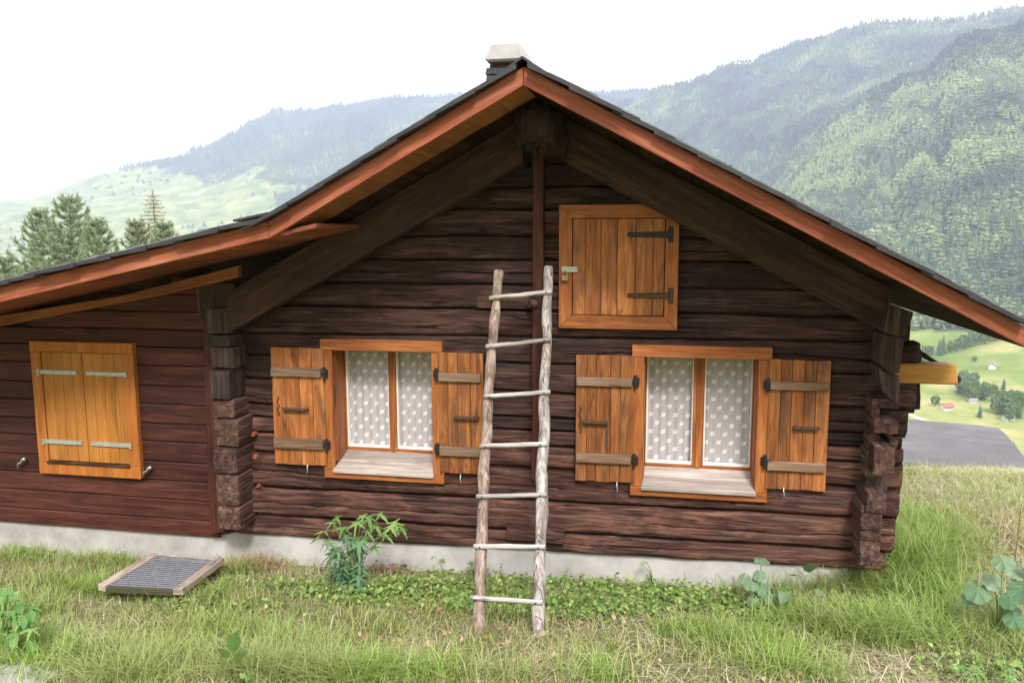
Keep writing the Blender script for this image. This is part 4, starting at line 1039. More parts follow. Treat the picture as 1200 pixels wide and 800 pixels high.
for k, (x, y, rx, ry, n, hh_) in enumerate(TU):
    p = ground_px(x, y); V, T = tuft(p.x, p.y, rx, ry, int(n*1.5), hh_*1.15, .9, .0050, 50+k)
    Vs.append(V); Ts.append(T+off_); off_ += len(V)
tag(link('long_grass', tri_mesh('long_grass', np.concatenate(Vs), np.concatenate(Ts)), GR2), 'longer bright green grass in tufts, thickest at the chalet corner', 'grass', kind='stuff')
Vs, Ts, off_ = [], [], 0
for k, (x, y, rx, ry, n, hh_) in enumerate([(300, 665, .13, .07, 800, .16), (330, 655, .12, .04, 400, .13), (275, 640, .05, .03, 250, .3), (720, 672, .04, .02, 60, .12), (665, 680, .1, .03, 80, .1), (1150, 600, .5, .5, 900, .1), (1190, 640, .2, .3, 300, .12), (450, 800, .5, .08, 200, .14), (350, 660, .3, .03, 100, .14), (820, 680, .5, .02, 160, .20), (550, 670, .5, .02, 130, .17), (980, 688, .12, .03, 150, .25), (130, 650, .6, .02, 160, .2)]):
    p = ground_px(x, y); V, T = tuft(p.x, p.y, rx, ry, n, hh_, .8, .0035, 150+k)
    Vs.append(V); Ts.append(T+off_); off_ += len(V)
tag(link('dry_grass', tri_mesh('dry_grass', np.concatenate(Vs), np.concatenate(Ts)), DRY), 'tan dead grass standing against the plinth below the left corner', 'dry grass', kind='stuff')
# small round leaves of the ground cover
def cover(regions, mat, name, lab, size, seed, lobes=3):
    r_ = np.random.default_rng(seed); C_ = []
    for (x, y, rx, ry, n) in regions:
        p = ground_px(x, y); X = p.x+r_.normal(0, rx, n); Y = p.y+r_.normal(0, ry, n); k = free(X, Y)
        C_.append(np.stack([X[k], Y[k], lawn_z(X[k], Y[k])+r_.gamma(3, .011, k.sum())], -1))
    C_ = np.concatenate(C_); n = len(C_)
    nn = 6; ang = np.arange(nn)*2*np.pi/nn
    yaw = r_.uniform(0, 6.28, n); s_ = r_.uniform(.6, 1.25, n)*size
    nx, ny = r_.normal(0, .35, n), r_.normal(-.25, .35, n)
    V = np.zeros((n, nn+1, 3), np.float32); V[:, 0] = C_
    for k in range(nn):
        rad = s_*(1.0 if k % 2 else .72)*(1.2 if k == 0 else 1)
        dx = np.cos(ang[k]+yaw)*rad; dy = np.sin(ang[k]+yaw)*rad
        V[:, k+1] = C_+np.stack([dx, dy, -dx*nx-dy*ny-.15*rad], -1)
    T = np.array([[0, k+1, (k+1) % nn+1] for k in range(nn)]); T = ((np.arange(n)*(nn+1))[:, None, None]+T[None]).reshape(-1, 3)
    tag(link(name, tri_mesh(name, V.reshape(-1, 3), T), mat), lab, 'ground cover', kind='stuff')
CV = leafmat('cover_leaf', [(0, (.10, .17, .04)), (.4, (.18, .29, .07)), (.8, (.30, .42, .11)), (1, (.50, .56, .20))], trans=.35)
cover([(420, 700, .25, .07, 900), (500, 690, .25, .06, 700), (560, 700, .2, .1, 900), (640, 715, .25, .08, 1100), (720, 715, .25, .09, 1100), (800, 705, .3, .08, 900), (690, 690, .35, .04, 700), (880, 720, .2, .08, 500), (980, 720, .2, .08, 500), (1160, 790, .15, .08, 300), (10, 745, .1, .1, 300), (350, 690, .2, .05, 400), (600, 680, .5, .015, 250), (850, 690, .35, .02, 300), (120, 655, .5, .02, 150), (250, 715, .3, .06, 300), (1010, 690, .1, .08, 250)],
      CV, 'ground_cover', 'low leafy weeds carpeting the strip of ground in front of the plinth', .0125, 9)
cover([(460, 668, .07, .035, 420), (680, 735, .6, .1, 60), (620, 765, .8, .12, 90)], M['hay_litter'], 'leaf_litter', 'small heap of dry brown leaves beside the leafy weed', .013, 10)

# ------------------------------------------------------------------ broad-leaved weeds
def leaf_shape(kind):
    vs = [(0, 0, 0)]; rim = []
    if kind == 'round':                             # kidney leaf, notched where the stalk joins
        for k in range(25):
            a = -math.pi*.93+2*math.pi*.93*k/24
            r = .5*(1+.05*math.sin(a*9))*(1 if abs(a) < 2.4 else 1.08)
            rim.append((r*math.cos(a)+.12, r*math.sin(a)*1.08, -.10*abs(math.sin(a*3))-.12*r*abs(math.sin(a))))
    elif kind == 'ovate':
        for k in range(17):
            t = k/16; w_ = .26*math.sin(math.pi*t**.8)**.8*(1+.06*math.sin(k*2.2)); rim.append((t, w_, .07*math.sin(t*3)-.2*t*t+.05))
        for k in range(16, -1, -1):
            t = k/16; w_ = .26*math.sin(math.pi*t**.8)**.8*(1+.06*math.cos(k*2.2)); rim.append((t, -w_, .07*math.sin(t*3)-.2*t*t+.05))
        vs = [(.5, 0, -.06)]
    else:                                           # palmate with toothed pointed lobes
        for L_, a0 in ((.55, -1.9), (.8, -1.0), (1., 0), (.8, 1.0), (.55, 1.9)):
            for (f, da) in ((.30, -.34), (.62, -.18), (.60, -.10), (.85, -.07), (1., 0), (.83, .08), (.6, .11), (.62, .19), (.30, .34)):
                a = a0+da; r = L_*f; rim.append((r*math.cos(a), r*math.sin(a), -.22*r*r+.05*math.sin(a*4)))
    n = len(rim); V = vs+rim
    return V, [(0, k+1, (k+1) % n+1) if kind != 'round' or k < n-1 else None for k in range(n)]
def leaf_me(kind, s_):
    V, F = leaf_shape(kind); return mesh(kind+'_leaf', [(a*s_, b_*s_, c_*s_) for a, b_, c_ in V], [f for f in F if f])
def leafsurf(name, a, b_):
    m, nt, bs, o = newmat(name); oi = nd(nt, 'ShaderNodeObjectInfo'); tc = nd(nt, 'ShaderNodeTexCoord')
    n = nd(nt, 'ShaderNodeTexNoise', {'Vector': tc.outputs['Object'], 'Scale': 40., 'Detail': 4.}).outputs['Fac']
    c = mixc(nt, oi.outputs['Random'], a, b_); c = mixc(nt, ramp(nt, n, [(.4, 0.), (.7, .35)]), c, tuple(x*.55 for x in a))
    nt.links.new(c, bs.inputs['Base Color']); bs.inputs['Roughness'].default_value = .55
    tr = nd(nt, 'ShaderNodeBsdfTranslucent'); nt.links.new(c, tr.inputs['Color'])
    ms = nd(nt, 'ShaderNodeMixShader', {0: .3}); nt.links.new(bs.outputs[0], ms.inputs[1]); nt.links.new(tr.outputs[0], ms.inputs[2]); nt.links.new(ms.outputs[0], o.inputs['Surface'])
    bb = nd(nt, 'ShaderNodeBump', {'Height': n, 'Strength': .5, 'Distance': .003}); nt.links.new(bb.outputs[0], bs.inputs['Normal'])
    return m
LB = leafsurf('weed_leaf', (.13, .30, .07), (.30, .47, .13)); LG = leafsurf('greyish_leaf', (.16, .28, .14), (.30, .42, .26))
LD = leafsurf('bluish_leaf', (.10, .22, .10), (.20, .34, .17)); STM = plain('green_stem', (.22, .30, .10), .7); STB = plain('brown_stem', (.22, .16, .09), .7)
LM = {('palm', LB): leaf_me('palm', 1), ('palm', LD): leaf_me('palm', 1), ('round', LG): leaf_me('round', 1), ('ovate', LG): leaf_me('ovate', 1), ('ovate', LB): leaf_me('ovate', 1), ('palm', LG): leaf_me('palm', 1), ('round', LB): leaf_me('round', 1)}
LM[('round', LD)] = leaf_me('round', 1)
for (k_, mt), me in LM.items(): me.materials.append(mt)
def weed(spot, leaves, label, name='weed', cat='plant', stem=STM, group=None, seed=0, stalk=.0035):
    """spot = photo point of the foot; leaves = (photo x, y, size in metres, kind, material, pitch)"""
    p = ground_px(*spot); root = empty(name, p, label, cat, group); r_ = random.Random(seed)
    mb = MB()
    for (x, y, s_, kind, mt, pit) in leaves:
        dY = r_.uniform(-.10, .05); X_, Z_ = PX(x, y, p.y+dY)
        tip = Vector((X_, p.y+dY, Z_)); d = tip-p; L = d.length
        mid = p+Vector((d.x*.3, d.y*.4, d.z*.6))
        mb.tube([p-Vector((0, 0, .02)), mid, tip], [stalk, stalk*.8, stalk*.5], 5)
        o_ = bpy.data.objects.new('leaf', LM[(kind, mt)]); COL.objects.link(o_); o_.parent = root
        yaw = math.atan2(d.y-.12, d.x+.02)+r_.uniform(-.5, .5)
        o_.location = tip-p; o_.scale = (s_, s_, s_); o_.rotation_euler = Euler((r_.uniform(-.3, .3), pit+r_.uniform(-.2, .2), yaw), 'XYZ')
    mb.build('stem', stem, root, smooth=True)
    return root
r_ = random.Random(4); Lv = []
for k in range(40):
    t = k/39; cx_ = 405+r_.uniform(-18, 20); y = 690-62*t
    Lv.append((cx_, y+r_.uniform(-6, 6), r_.uniform(.07, .11), 'palm', LD, r_.uniform(.3, 1.0)))
for (x, y) in ((445, 602), (432, 606), (458, 616), (450, 625), (440, 615), (425, 604), (462, 612), (470, 617), (390, 612), (402, 618), (380, 622), (395, 606), (384, 632), (376, 628), (430, 622), (418, 612), (438, 640), (428, 630)):
    Lv.append((x, y, r_.uniform(.06, .095), 'palm', LB, r_.uniform(.2, .9)))
weed((415, 690), Lv, 'tall leafy weed with toothed lobed leaves left of the ladder', seed=1)
weed((518, 668), [(515, 645, .05, 'palm', LB, .2), (524, 648, .05, 'palm', LB, .4), (508, 650, .04, 'palm', LB, .3), (518, 655, .04, 'palm', LB, .3)], 'small lobed seedling against the plinth between the tall weed and the ladder', name='seedling', seed=2)
weed((556, 674), [(553, 658, .05, 'palm', LB, .3), (560, 662, .04, 'ovate', LB, .3), (549, 664, .04, 'palm', LB, .4)], 'little weed just behind the foot of the left ladder pole', name='seedling', seed=3)
weed((765, 685), [(757, 658, .045, 'palm', LB, .1), (768, 678, .05, 'ovate', LB, .6), (760, 675, .04, 'ovate', LB, .6), (752, 660, .03, 'palm', LB, .1)], 'single upright sprig in front of the plinth below the right window', name='seedling', seed=4)
weed((540, 716), [(535, 706, .07, 'palm', LB, .5), (550, 702, .07, 'palm', LB, .4), (545, 694, .06, 'palm', LB, .4), (528, 700, .06, 'palm', LB, .4), (556, 710, .06, 'palm', LB, .5), (541, 712, .06, 'palm', LB, .5)], 'low lobed weed left of the foot of the ladder', seed=5)
weed((890, 712), [(892, 655, .08, 'round', LG, .3), (880, 682, .08, 'round', LG, .6), (896, 690, .09, 'round', LG, .8), (872, 676, .07, 'round', LG, .7), (884, 702, .08, 'round', LG, 1.), (868, 700, .06, 'ovate', LG, .9), (903, 700, .07, 'round', LG, .8), (890, 672, .07, 'round', LG, .7)], 'round leaved plant by the plinth near the right corner', seed=6)
weed((930, 712), [(948, 672, .16, 'ovate', LG, -.7), (926, 675, .13, 'ovate', LG, -.6), (920, 695, .13, 'ovate', LG, .1), (935, 700, .12, 'ovate', LG, .9), (915, 688, .1, 'ovate', LB, .2), (955, 690, .1, 'ovate', LG, .5), (926, 706, .09, 'ovate', LG, .9)], 'dock plant with broad upright leaves next to the right end of the plinth', seed=7)
weed((938, 645), [(935, 632, .03, 'ovate', LB, 0), (933, 640, .03, 'ovate', LB, 0)], 'thin sprig rising before the lowest log near the right corner', name='seedling', seed=8, stalk=.002) if False else None
r_ = random.Random(33)
Lv = [(1146, 690, .115, 'round', LG, .75), (1175, 656, .10, 'round', LG, .6), (1164, 678, .10, 'round', LG, .9), (1190, 668, .10, 'round', LG, .4), (1197, 690, .12, 'round', LD, .9), (1134, 700, .06, 'round', LG, 1.1), (1182, 702, .08, 'round', LD, .9), (1210, 660, .10, 'round', LG, .8), (1214, 690, .11, 'round', LG, .5)]
Lv += [(1168+r_.uniform(-16, 40), 712+r_.uniform(-8, 14), r_.uniform(.06, .10), 'round', LD, r_.uniform(.6, 1.1)) for _ in range(3)]
weed((1168, 752), Lv, 'cluster of large round grey-green leaves on long stalks at the right edge', seed=9, stalk=.0045, name='coltsfoot')
# tall bare stalk behind it
p = ground_px(1183, 720); st = empty('stalk', p, 'tall thin flower stalk rising behind the large round leaves', 'plant')
a = PX(1190, 650, p.y); c_ = PX(1197, 590, p.y)
MB().tube([p-Vector((0, 0, .02)), (a[0], p.y, a[1]), (c_[0], p.y, c_[1])], [.005, .004, .002], 6).build('stem', STB, st)
Lv = [(r_.uniform(-5, 38), r_.uniform(690, 752), r_.uniform(.05, .08), 'palm' if r_.random() < .5 else 'ovate', LB, r_.uniform(.2, .9)) for _ in range(46)]
weed((10, 770), Lv, 'bushy light green weed at the left edge of the lawn', seed=10)
Lv = [(1150+r_.uniform(-25, 40), 790+r_.uniform(-18, 10), r_.uniform(.04, .06), 'palm', LB, r_.uniform(.2, .9)) for _ in range(18)]
weed((1155, 800), Lv, 'low lobed weed growing below the large round leaves', seed=11)
Lv = [(215+r_.uniform(-20, 20), 800+r_.uniform(-16, 4), r_.uniform(.05, .09), 'ovate', LB, r_.uniform(-.9, .4)) for _ in range(8)]
weed((270, 796), [(275, 765, .12, 'ovate', LB, -1.3), (264, 772, .11, 'ovate', LB, -1.2), (281, 776, .10, 'ovate', LB, -1.1), (290, 792, .03, 'round', LB, .8), (285, 790, .03, 'round', LB, .8)], 'broad bladed plant among the grass at the bottom left', seed=12)

# stones
for k, (x, y, sx_, sy_, sz_, lab) in enumerate([(20, 812, .17, .09, .03, 'flat pale grey stone in the bottom left corner of the lawn'), (489, 690, .045, .03, .02, 'small pale stone nearest the heap of brown leaves'), (509, 692, .035, .025, .016, 'small pale stone in the weeds, second from the heap of leaves'),
        (690, 655+5, .0, 0, 0, ''), (1130, 716, .07, .035, .02, 'weathered grey piece of wood lying below the round leaves')]):
    if not lab: continue
    p = ground_px(x, min(y, 799)); mb = MB().rough(-sx_, sx_, -sy_, sy_, -sz_, sz_, cuts=4, amp=.012, fr=9, seed=k)
    o_ = mb.build('stone', M['stone'], smooth=True); o_.location = (p.x, p.y, p.z+sz_*.3); tag(o_, lab, 'stone' if k < 3 else 'wood')
    if k == 4: o_.name = 'driftwood'

# ------------------------------------------------------------------ pines beyond the lean-to
NEED = leafmat('pine_needles', [(0, (.14, .21, .12)), (.5, (.30, .38, .23)), (1, (.50, .56, .36))], trans=.15)
BARK = plain('pine_bark', (.22, .14, .09), .9, 0, .4, 6, .7)
def pine(px, py, Y, vis, spread, label, seed, dead=False, group=None):
    X_, Z_ = PX(px, py, Y); zg = float(terrain(X_, Y))
    root = empty('pine_tree', (X_, Y, zg), label, 'pine tree', group); r_ = random.Random(seed); H = Z_-zg
    MB().tube([(X_, Y, zg-.3), (X_+.05, Y, zg+H*.5), (X_, Y, zg+H*.97)], [.16, .1, .015], 8).build('trunk', BARK, root, smooth=True)
    tw = []                                         # twig centre lines
    z = 0.12
    while z < vis:
        R0 = spread*(z/vis)**.75+.08; nb = 5 if not dead else 4
        a0 = r_.uniform(0, 6.28)
        for b_ in range(nb):
            a = a0+b_*2*math.pi/nb+r_.uniform(-.3, .3); L = R0*r_.uniform(.75, 1.15)
            p0 = Vector((X_, Y, Z_-z)); prev = p0
            d = Vector((math.cos(a), math.sin(a), 0)); m_ = max(2, int(L/.22))
            for k in range(1, m_+1):
                t = k/m_; q_ = p0+d*L*t+Vector((0, 0, L*(.55*t*t-.02) if not dead else -L*.1*t))
                tw.append((prev.copy(), q_)); prev = q_
                if not dead:
                    for s_ in (-1, 1):
                        side = Vector((-d.y, d.x, 0))*s_; l2 = .32*(1-.4*t)*r_.uniform(.7, 1.2)
                        tw.append((q_, q_+side*l2*.7+d*l2*.5+Vector((0, 0, l2*.55))))
            tw.append((prev, prev+Vector((d.x*.08, d.y*.08, .22 if not dead else .02))))
        z += .28 if not dead else .13
    tw.append((Vector((X_, Y, Z_-.45)), Vector((X_, Y, Z_+.1))))
    V, T = [], []
    nn = 0; A_n = []; B_n = []
    for a, b_ in tw:
        L = (b_-a).length; c_ = max(3, int(L*(200 if not dead else 90))); A_n += [a.lerp(b_, (k+r_.random())/c_) for k in range(c_)]; B_n += [(b_-a).normalized()]*c_
    P = np.array([tuple(p) for p in A_n]); D = np.array([tuple(p) for p in B_n]); n = len(P)
    g = np.random.default_rng(seed); rv = g.normal(0, 1, (n, 3)); rv -= D*(rv*D).sum(1)[:, None]; rv /= np.linalg.norm(rv, axis=1)[:, None]
    dr = D*.75+rv*.8; dr /= np.linalg.norm(dr, axis=1)[:, None]; sd_ = np.cross(dr, g.normal(0, 1, (n, 3))); sd_ /= np.linalg.norm(sd_, axis=1)[:, None]
    ln = g.uniform(.09, .16, n)[:, None]*(1 if not dead else .8)
    V = np.stack([P-sd_*.009, P+sd_*.009, P+dr*ln], 1).reshape(-1, 3)
    T = np.arange(n*3).reshape(-1, 3)
    nm = NEED if not dead else leafmat('dying_needles', [(0, (.26, .22, .12)), (1, (.42, .42, .24))], trans=.1)
    link('crown', tri_mesh('crown', V, T), nm, root)
    mb = MB()
    for a, b_ in tw: mb.tube([a, b_], .006, 3, cap=False)
    tag(mb.build('branches', BARK, root), kind='stuff')
pine(81, 235, 20, 4.2, 1.75, 'tallest bushy blue-green pine above the lean-to roof', 1)
pine(46, 250, 21.5, 3.8, 1.4, 'pine just left of the tallest one, its top slightly lower', 2)
pine(113, 262, 19, 3.2, 1.0, 'narrow pine top right of the tallest pine', 3)
pine(4, 306, 18, 2.6, 1.6, 'lowest pine top at the left edge of the picture', 4)
pine(160, 263, 21, 2.5, .85, 'small pine top left of the bare thin conifer', 5)
pine(192, 265, 20.5, 2.5, .75, 'small pine top right of the bare thin conifer', 6)
pine(179, 226, 21, 3.0, .7, 'thin brownish half-bare conifer between two small pine tops', 7, dead=True)

# ------------------------------------------------------------------ meadow trees, farm houses
def crown_mesh(kind, seed, s_=1.):
    r_ = np.random.default_rng(seed); V = []; T = []; nn = 0
    if kind == 'conifer':
        for k in range(7):
            z0 = .10+k*.13; rad = .26*(1-k/7.5)+.02; hh_ = .22
            m_ = 9; ring = [(rad*(1+.35*r_.normal()*.6)*math.cos(2*math.pi*i/m_+k), rad*(1+.35*r_.normal()*.6)*math.sin(2*math.pi*i/m_+k), z0-.03*r_.random()) for i in range(m_)]
            V += ring+[(r_.normal()*.01, r_.normal()*.01, z0+hh_)]
            T += [(nn+i, nn+(i+1) % m_, nn+m_) for i in range(m_)]; nn += m_+1
    else:
        n = 420
        u = r_.normal(0, 1, (n, 3)); u /= np.linalg.norm(u, axis=1)[:, None]; rad = r_.uniform(.55, 1.0, n)**.5
        lob = 1+.25*np.sin(u[:, 0]*4+seed)*np.cos(u[:, 1]*5)+.12*np.sin(u[:, 2]*7+seed)
        C_ = u*rad[:, None]*lob[:, None]*np.array([.36, .36, .42])+np.array([0, 0, .56])
        a = r_.normal(0, 1, (n, 3)); a /= np.linalg.norm(a, axis=1)[:, None]; b_ = np.cross(a, r_.normal(0, 1, (n, 3))); b_ /= np.linalg.norm(b_, axis=1)[:, None]
        V = np.stack([C_+a*.075, C_-a*.04+b_*.06, C_-a*.04-b_*.06], 1).reshape(-1, 3); T = np.arange(n*3).reshape(-1, 3)
    return np.array(V)*s_, np.array(T)
def tree_mat(name, a, b_):
    return leafmat(name, [(0, a), (1, b_)], trans=.15)
TRD = tree_mat('meadow_conifer', (.035, .075, .03), (.08, .14, .05)); TRL = tree_mat('meadow_broadleaf', (.07, .13, .04), (.18, .27, .08))
protos = []
for k in range(3):
    V, T = crown_mesh('broad', 30+k); protos.append(('broadleaf_tree', tri_mesh('broad_crown', V, T), TRL))
for k in range(2):
    V, T = crown_mesh('conifer', 40+k); protos.append(('conifer_tree', tri_mesh('conifer_crown', V, T), TRD))
for _, me, mt in protos: me.materials.append(mt)
trk = mesh('far_trunk', *(lambda mb: (mb.v, mb.f))(MB().tube([(0, 0, -.05), (0, 0, .5)], [.035, .015], 6))); trk.materials.append(BARK)
def far_px(x, y):
    r = FW+(x-600)/FPX*RT+(400-y)/FPX*UP
    h_ = math.hypot(r.x, r.y); ds = np.arange(150, 6300, 1.5)
    X = CAM.x+r.x/h_*ds; Y = CAM.y+r.y/h_*ds; Z = CAM.z+r.z/h_*ds
    hit = np.nonzero(Z < terrain(X, Y))[0]
    if len(hit) == 0: return None
    i = hit[0]; return Vector((X[i], Y[i], float(terrain(X[i], Y[i])))), ds[i]
r_ = random.Random(21)
groups = [((1142, 462), 22, 9, 16, 'deciduous trees in the clump in the middle of the meadow', 'round green tree in the clump in the middle of the far meadow'),
          ((1185, 482), 18, 14, 18, 'deciduous trees at the right edge of the meadow', 'round green tree in the grove at the right edge of the far meadow'),
          ((1130, 425), 50, 4, 16, 'trees along the upper edge of the meadow', 'tree in the dark row along the upper edge of the far meadow')]
for (cxy, rx, ry, n, grp, lab) in groups:
    for k in range(n):
        if ry == 4: x = 1075+125*k/n+r_.uniform(-3, 3); y = 424-(x-1075)*.27+r_.uniform(-2, 2)
        else: x = cxy[0]+r_.gauss(0, rx*.5); y = cxy[1]+r_.gauss(0, ry*.5)
        hp = far_px(x, y)
        if hp is None: continue
        p, dd = hp; pr = protos[r_.choice([0, 1, 2, 0, 1, 3])]
        t = empty(pr[0], p, lab, 'tree', grp); s_ = dd/950*r_.uniform(12, 19)
        c_ = bpy.data.objects.new('crown', pr[1]); COL.objects.link(c_); c_.parent = t; c_.scale = (s_,)*3; c_.rotation_euler.z = r_.uniform(0, 6)
        c_ = bpy.data.objects.new('trunk', trk); COL.objects.link(c_); c_.parent = t; c_.scale = (s_,)*3
for (x, y, s_, lab) in ((1129, 449, 14, 'round tree standing alone left of the clump on the far meadow'), (1096, 476, 12, 'small bush-like tree left of the far red-roofed farmhouse'), (1176, 456, 10, 'small conifer alone above the grove on the far meadow'), (1148, 489, 12, 'small dark conifer left of the far white farmhouse'), (1142, 424, 6, 'tiny lone bush high on the far meadow')):
    p, dd = far_px(x, y); pr = protos[3] if 'conifer' in lab else protos[1]
    t = empty(pr[0], p, lab, 'tree'); q_ = dd/950*s_
    for me, nm in ((pr[1], 'crown'), (trk, 'trunk')):
        c_ = bpy.data.objects.new(nm, me); COL.objects.link(c_); c_.parent = t; c_.scale = (q_,)*3
WW = plain('farm_wall', (.72, .69, .64), .9); RRF = plain('red_tiles', (.42, .15, .11), .85); GRF = plain('grey_tiles', (.33, .31, .31), .85); DW = plain('dark_opening', (.04, .04, .05), .5)
def farm(x, y, w_, rot, roofm, lab):
    hp = far_px(x, y)
    if hp is None: return
    p, dd = hp; k = dd/950; W = w_*k; D_ = W*.7; H = W*.38
    t = empty('farmhouse', p, lab, 'house'); t.rotation_euler.z = rot
    def bld(mb, nm, mt, par=None):
        o_ = link(nm, mesh(nm, mb.v, mb.f), mt); o_.parent = par or t; return o_
    wl = bld(MB().add([(-W/2, -D_/2, -1), (W/2, -D_/2, -1), (W/2, D_/2, -1), (-W/2, D_/2, -1), (-W/2, -D_/2, H), (W/2, -D_/2, H), (W/2, D_/2, H), (-W/2, D_/2, H), (-W/2, 0, H+D_*.35), (W/2, 0, H+D_*.35)],
             [(0, 1, 5, 4), (2, 3, 7, 6), (1, 2, 6, 9, 5), (3, 0, 4, 8, 7)]), 'wall', WW)
    e = .08*W; zr = H+D_*.35+.3
    bld(MB().add([(-W/2-e, -D_/2-e, H-e*.5), (W/2+e, -D_/2-e, H-e*.5), (W/2+e, 0, zr), (-W/2-e, 0, zr), (-W/2-e, D_/2+e, H-e*.5), (W/2+e, D_/2+e, H-e*.5)]+[(-W/2-e, -D_/2-e, H-e*.5-.3), (W/2+e, -D_/2-e, H-e*.5-.3), (W/2+e, 0, zr-.3), (-W/2-e, 0, zr-.3), (-W/2-e, D_/2+e, H-e*.5-.3), (W/2+e, D_/2+e, H-e*.5-.3)],
        [(0, 1, 2, 3), (3, 2, 5, 4), (6, 9, 8, 7), (9, 10, 11, 8), (0, 6, 7, 1), (5, 11, 10, 4), (1, 7, 8, 2), (2, 8, 11, 5), (3, 9, 6, 0), (4, 10, 9, 3)]), 'roof', roofm)
    for i in range(3):
        xx = (-.3+.3*i)*W
        bld(MB().box(xx-.05*W, xx+.05*W, -D_/2-.08, -D_/2+.02, H*.35, H*.75), 'window', DW)
farm(1109, 480, 11, .4, RRF, 'far small farmhouse with a red roof on the meadow')
farm(1140, 472, 7, .1, GRF, 'far grey-roofed house half hidden in the clump of trees')
farm(1181, 492, 10, .5, GRF, 'far white farmhouse with a grey roof before the right grove')
farm(1163, 432, 10, 1.2, GRF, 'low grey barn high on the far meadow')

# pale farm track on the meadow
pts = [far_px(x, y) for x, y in ((1066, 486), (1085, 494), (1110, 499), (1140, 505), (1165, 515), (1190, 528))]
pts = [p[0] for p in pts if p]
vs = []
fine = []
for i in range(len(pts)-1):
    for k in range(12): fine.append(pts[i].lerp(pts[i+1], k/12))
for i, p in enumerate(fine):
    d = (fine[min(i+1, len(fine)-1)]-fine[max(i-1, 0)]); d.z = 0; d.normalize(); s_ = Vector((-d.y, d.x, 0))*1.8
    for q_ in (p-s_, p+s_): vs.append((q_.x, q_.y, float(terrain(q_.x, q_.y))+.25))
tk = MB().add(vs, [(2*i, 2*i+2, 2*i+3, 2*i+1) for i in range(len(fine)-1)]).build('farm_track', plain('gravel_track', (.55, .52, .44), .95)); tag(tk, 'pale track crossing the far meadow', kind='structure')

# ------------------------------------------------------------------ forests on the mountains
def forest(name, lab, n, r0, r1, a0, a1, hgt, mat, seed, kinds=.6, tri=7):
    r_ = np.random.default_rng(seed)
    r = np.sqrt(r_.uniform(r0*r0, r1*r1, n)); az = r_.uniform(az_of(a0), az_of(a1), n)
    X = CAM.x+r*np.sin(az); Y = CAM.y+r*np.cos(az); k = forest_w(X, Y) > .5
    clr = fbm(X/70., Y/70., 3); k &= clr > -.36
    X, Y = X[k], Y[k]; Z = terrain(X, Y); n = len(X)
    V = []; T = []; nn = 0
    H = hgt*r_.uniform(.4, 1.15, n)*(1.05+.8*fbm(X/80.+5, Y/80., 2)); Wd = H*r_.uniform(.16, .26, n); ph = r_.uniform(0, 6.28, n)
    con = r_.random(n) < kinds
    tint = np.clip(.45+.75*fbm(X/230., Y/230., 3)+.55*fbm(X/60., Y/60., 2)+r_.normal(0, .09, n)+np.where(con, -.10, .16), 0, 1)
    lv = [(0.05, 1.0, .52), (.32, .72, .80), (.6, .42, 1.0)]
    out_v = []; out_t = []; out_a = []; base_ = 0
    for (z0, w_, z1) in lv:
        P = np.zeros((n, tri+1, 3), np.float32)
        for i in range(tri):
            a = ph+2*math.pi*i/tri+z0*3; rr_ = Wd*np.where(con, w_, [1.35, 1.5, 1.05][lv.index((z0, w_, z1))])*r_.uniform(.7, 1.25, n)
            P[:, i, 0] = X+rr_*np.cos(a); P[:, i, 1] = Y+rr_*np.sin(a); P[:, i, 2] = Z+H*np.where(con, z0, z0*.9+.08)+H*.05*r_.normal(0, 1, n)
        P[:, tri, 0] = X; P[:, tri, 1] = Y; P[:, tri, 2] = Z+H*np.where(con, z1, z1*.8)
        tt = np.array([[i, (i+1) % tri, tri] for i in range(tri)])
        out_v.append(P.reshape(-1, 3)); out_t.append(((np.arange(n)*(tri+1))[:, None, None]+tt[None]).reshape(-1, 3)+base_); base_ += n*(tri+1)
        out_a.append(np.repeat(tint, tri+1))
    o_ = link(name, tri_mesh(name, np.concatenate(out_v), np.concatenate(out_t), False, np.concatenate(out_a)), mat)
    tag(o_, lab, 'forest', kind='stuff'); return o_
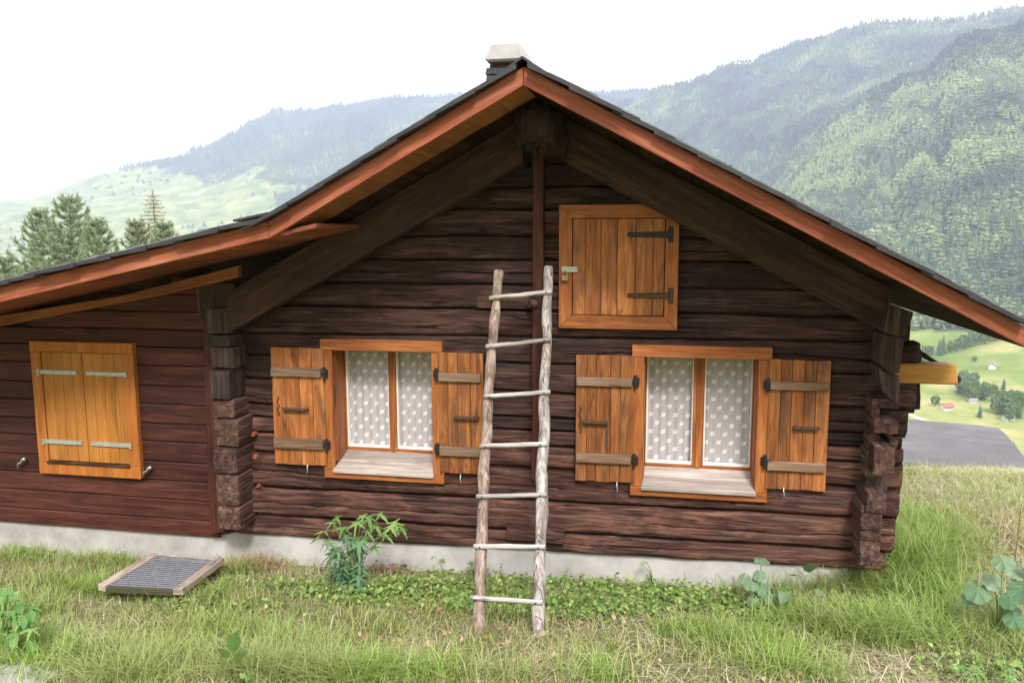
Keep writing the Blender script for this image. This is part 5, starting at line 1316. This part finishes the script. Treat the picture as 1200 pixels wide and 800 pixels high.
FM = leafmat('forest_crowns', [(0, (.018, .038, .022)), (.35, (.055, .095, .040)), (.65, (.135, .195, .068)), (1, (.26, .33, .11))], attr='tint', trans=.1)
forest('spur_forest', 'mixed larch and spruce forest on the green spur at the right', 60000, 1000, 2650, 820, 1620, 17, FM, 61, .6)
forest('ridge_forest', 'dark blue spruce forest on the ridge behind the right spur', 32000, 2650, 3900, 640, 1620, 22, FM, 62, .9, 5)
forest('far_forest', 'hazy forest on the distant mountain left of the gable', 21000, 2400, 5300, 60, 780, 26, FM, 63, .9, 4)
# scattered bushes on the bright far meadow
r_ = np.random.default_rng(70); n = 900
r = np.sqrt(r_.uniform(2200**2, 5200**2, n)); az = r_.uniform(az_of(-60), az_of(360), n); X = CAM.x+r*np.sin(az); Y = CAM.y+r*np.cos(az)
k = (forest_w(X, Y) < .5) & (fbm(X/300., Y/300., 3) > .05); X, Y = X[k], Y[k]; Z = terrain(X, Y); n = len(X)
V0, T0 = crown_mesh('conifer', 3)
s_ = r_.uniform(10, 20, n)
V = (V0[None]*s_[:, None, None]*np.array([1.8, 1.8, .8])+np.stack([X, Y, Z], -1)[:, None])
T = (T0[None]+(np.arange(n)*len(V0))[:, None, None]).reshape(-1, 3)
tag(link('far_scrub', tri_mesh('far_scrub', V.reshape(-1, 3), T), TRD), 'scattered scrub on the pale far hillside', 'scrub', kind='stuff')

# ------------------------------------------------------------------ haze
m = bpy.data.materials.new('haze_air'); m.use_nodes = True; nt = m.node_tree; nt.nodes.clear()
o = nt.nodes.new('ShaderNodeOutputMaterial'); pv = nt.nodes.new('ShaderNodeVolumePrincipled')
pv.inputs['Density'].default_value = .00017; pv.inputs['Color'].default_value = (.68, .75, 1., 1); pv.inputs['Anisotropy'].default_value = .2
nt.links.new(pv.outputs[0], o.inputs['Volume'])
zmax = float(TZ.max())+40
hz = MB().box(-6900, 6900, -6900, 6900, float(TZ.min())-2, zmax).build('haze', m); tag(hz, 'pale damp air filling the valley', kind='stuff')
hz.display_type = 'WIRE'
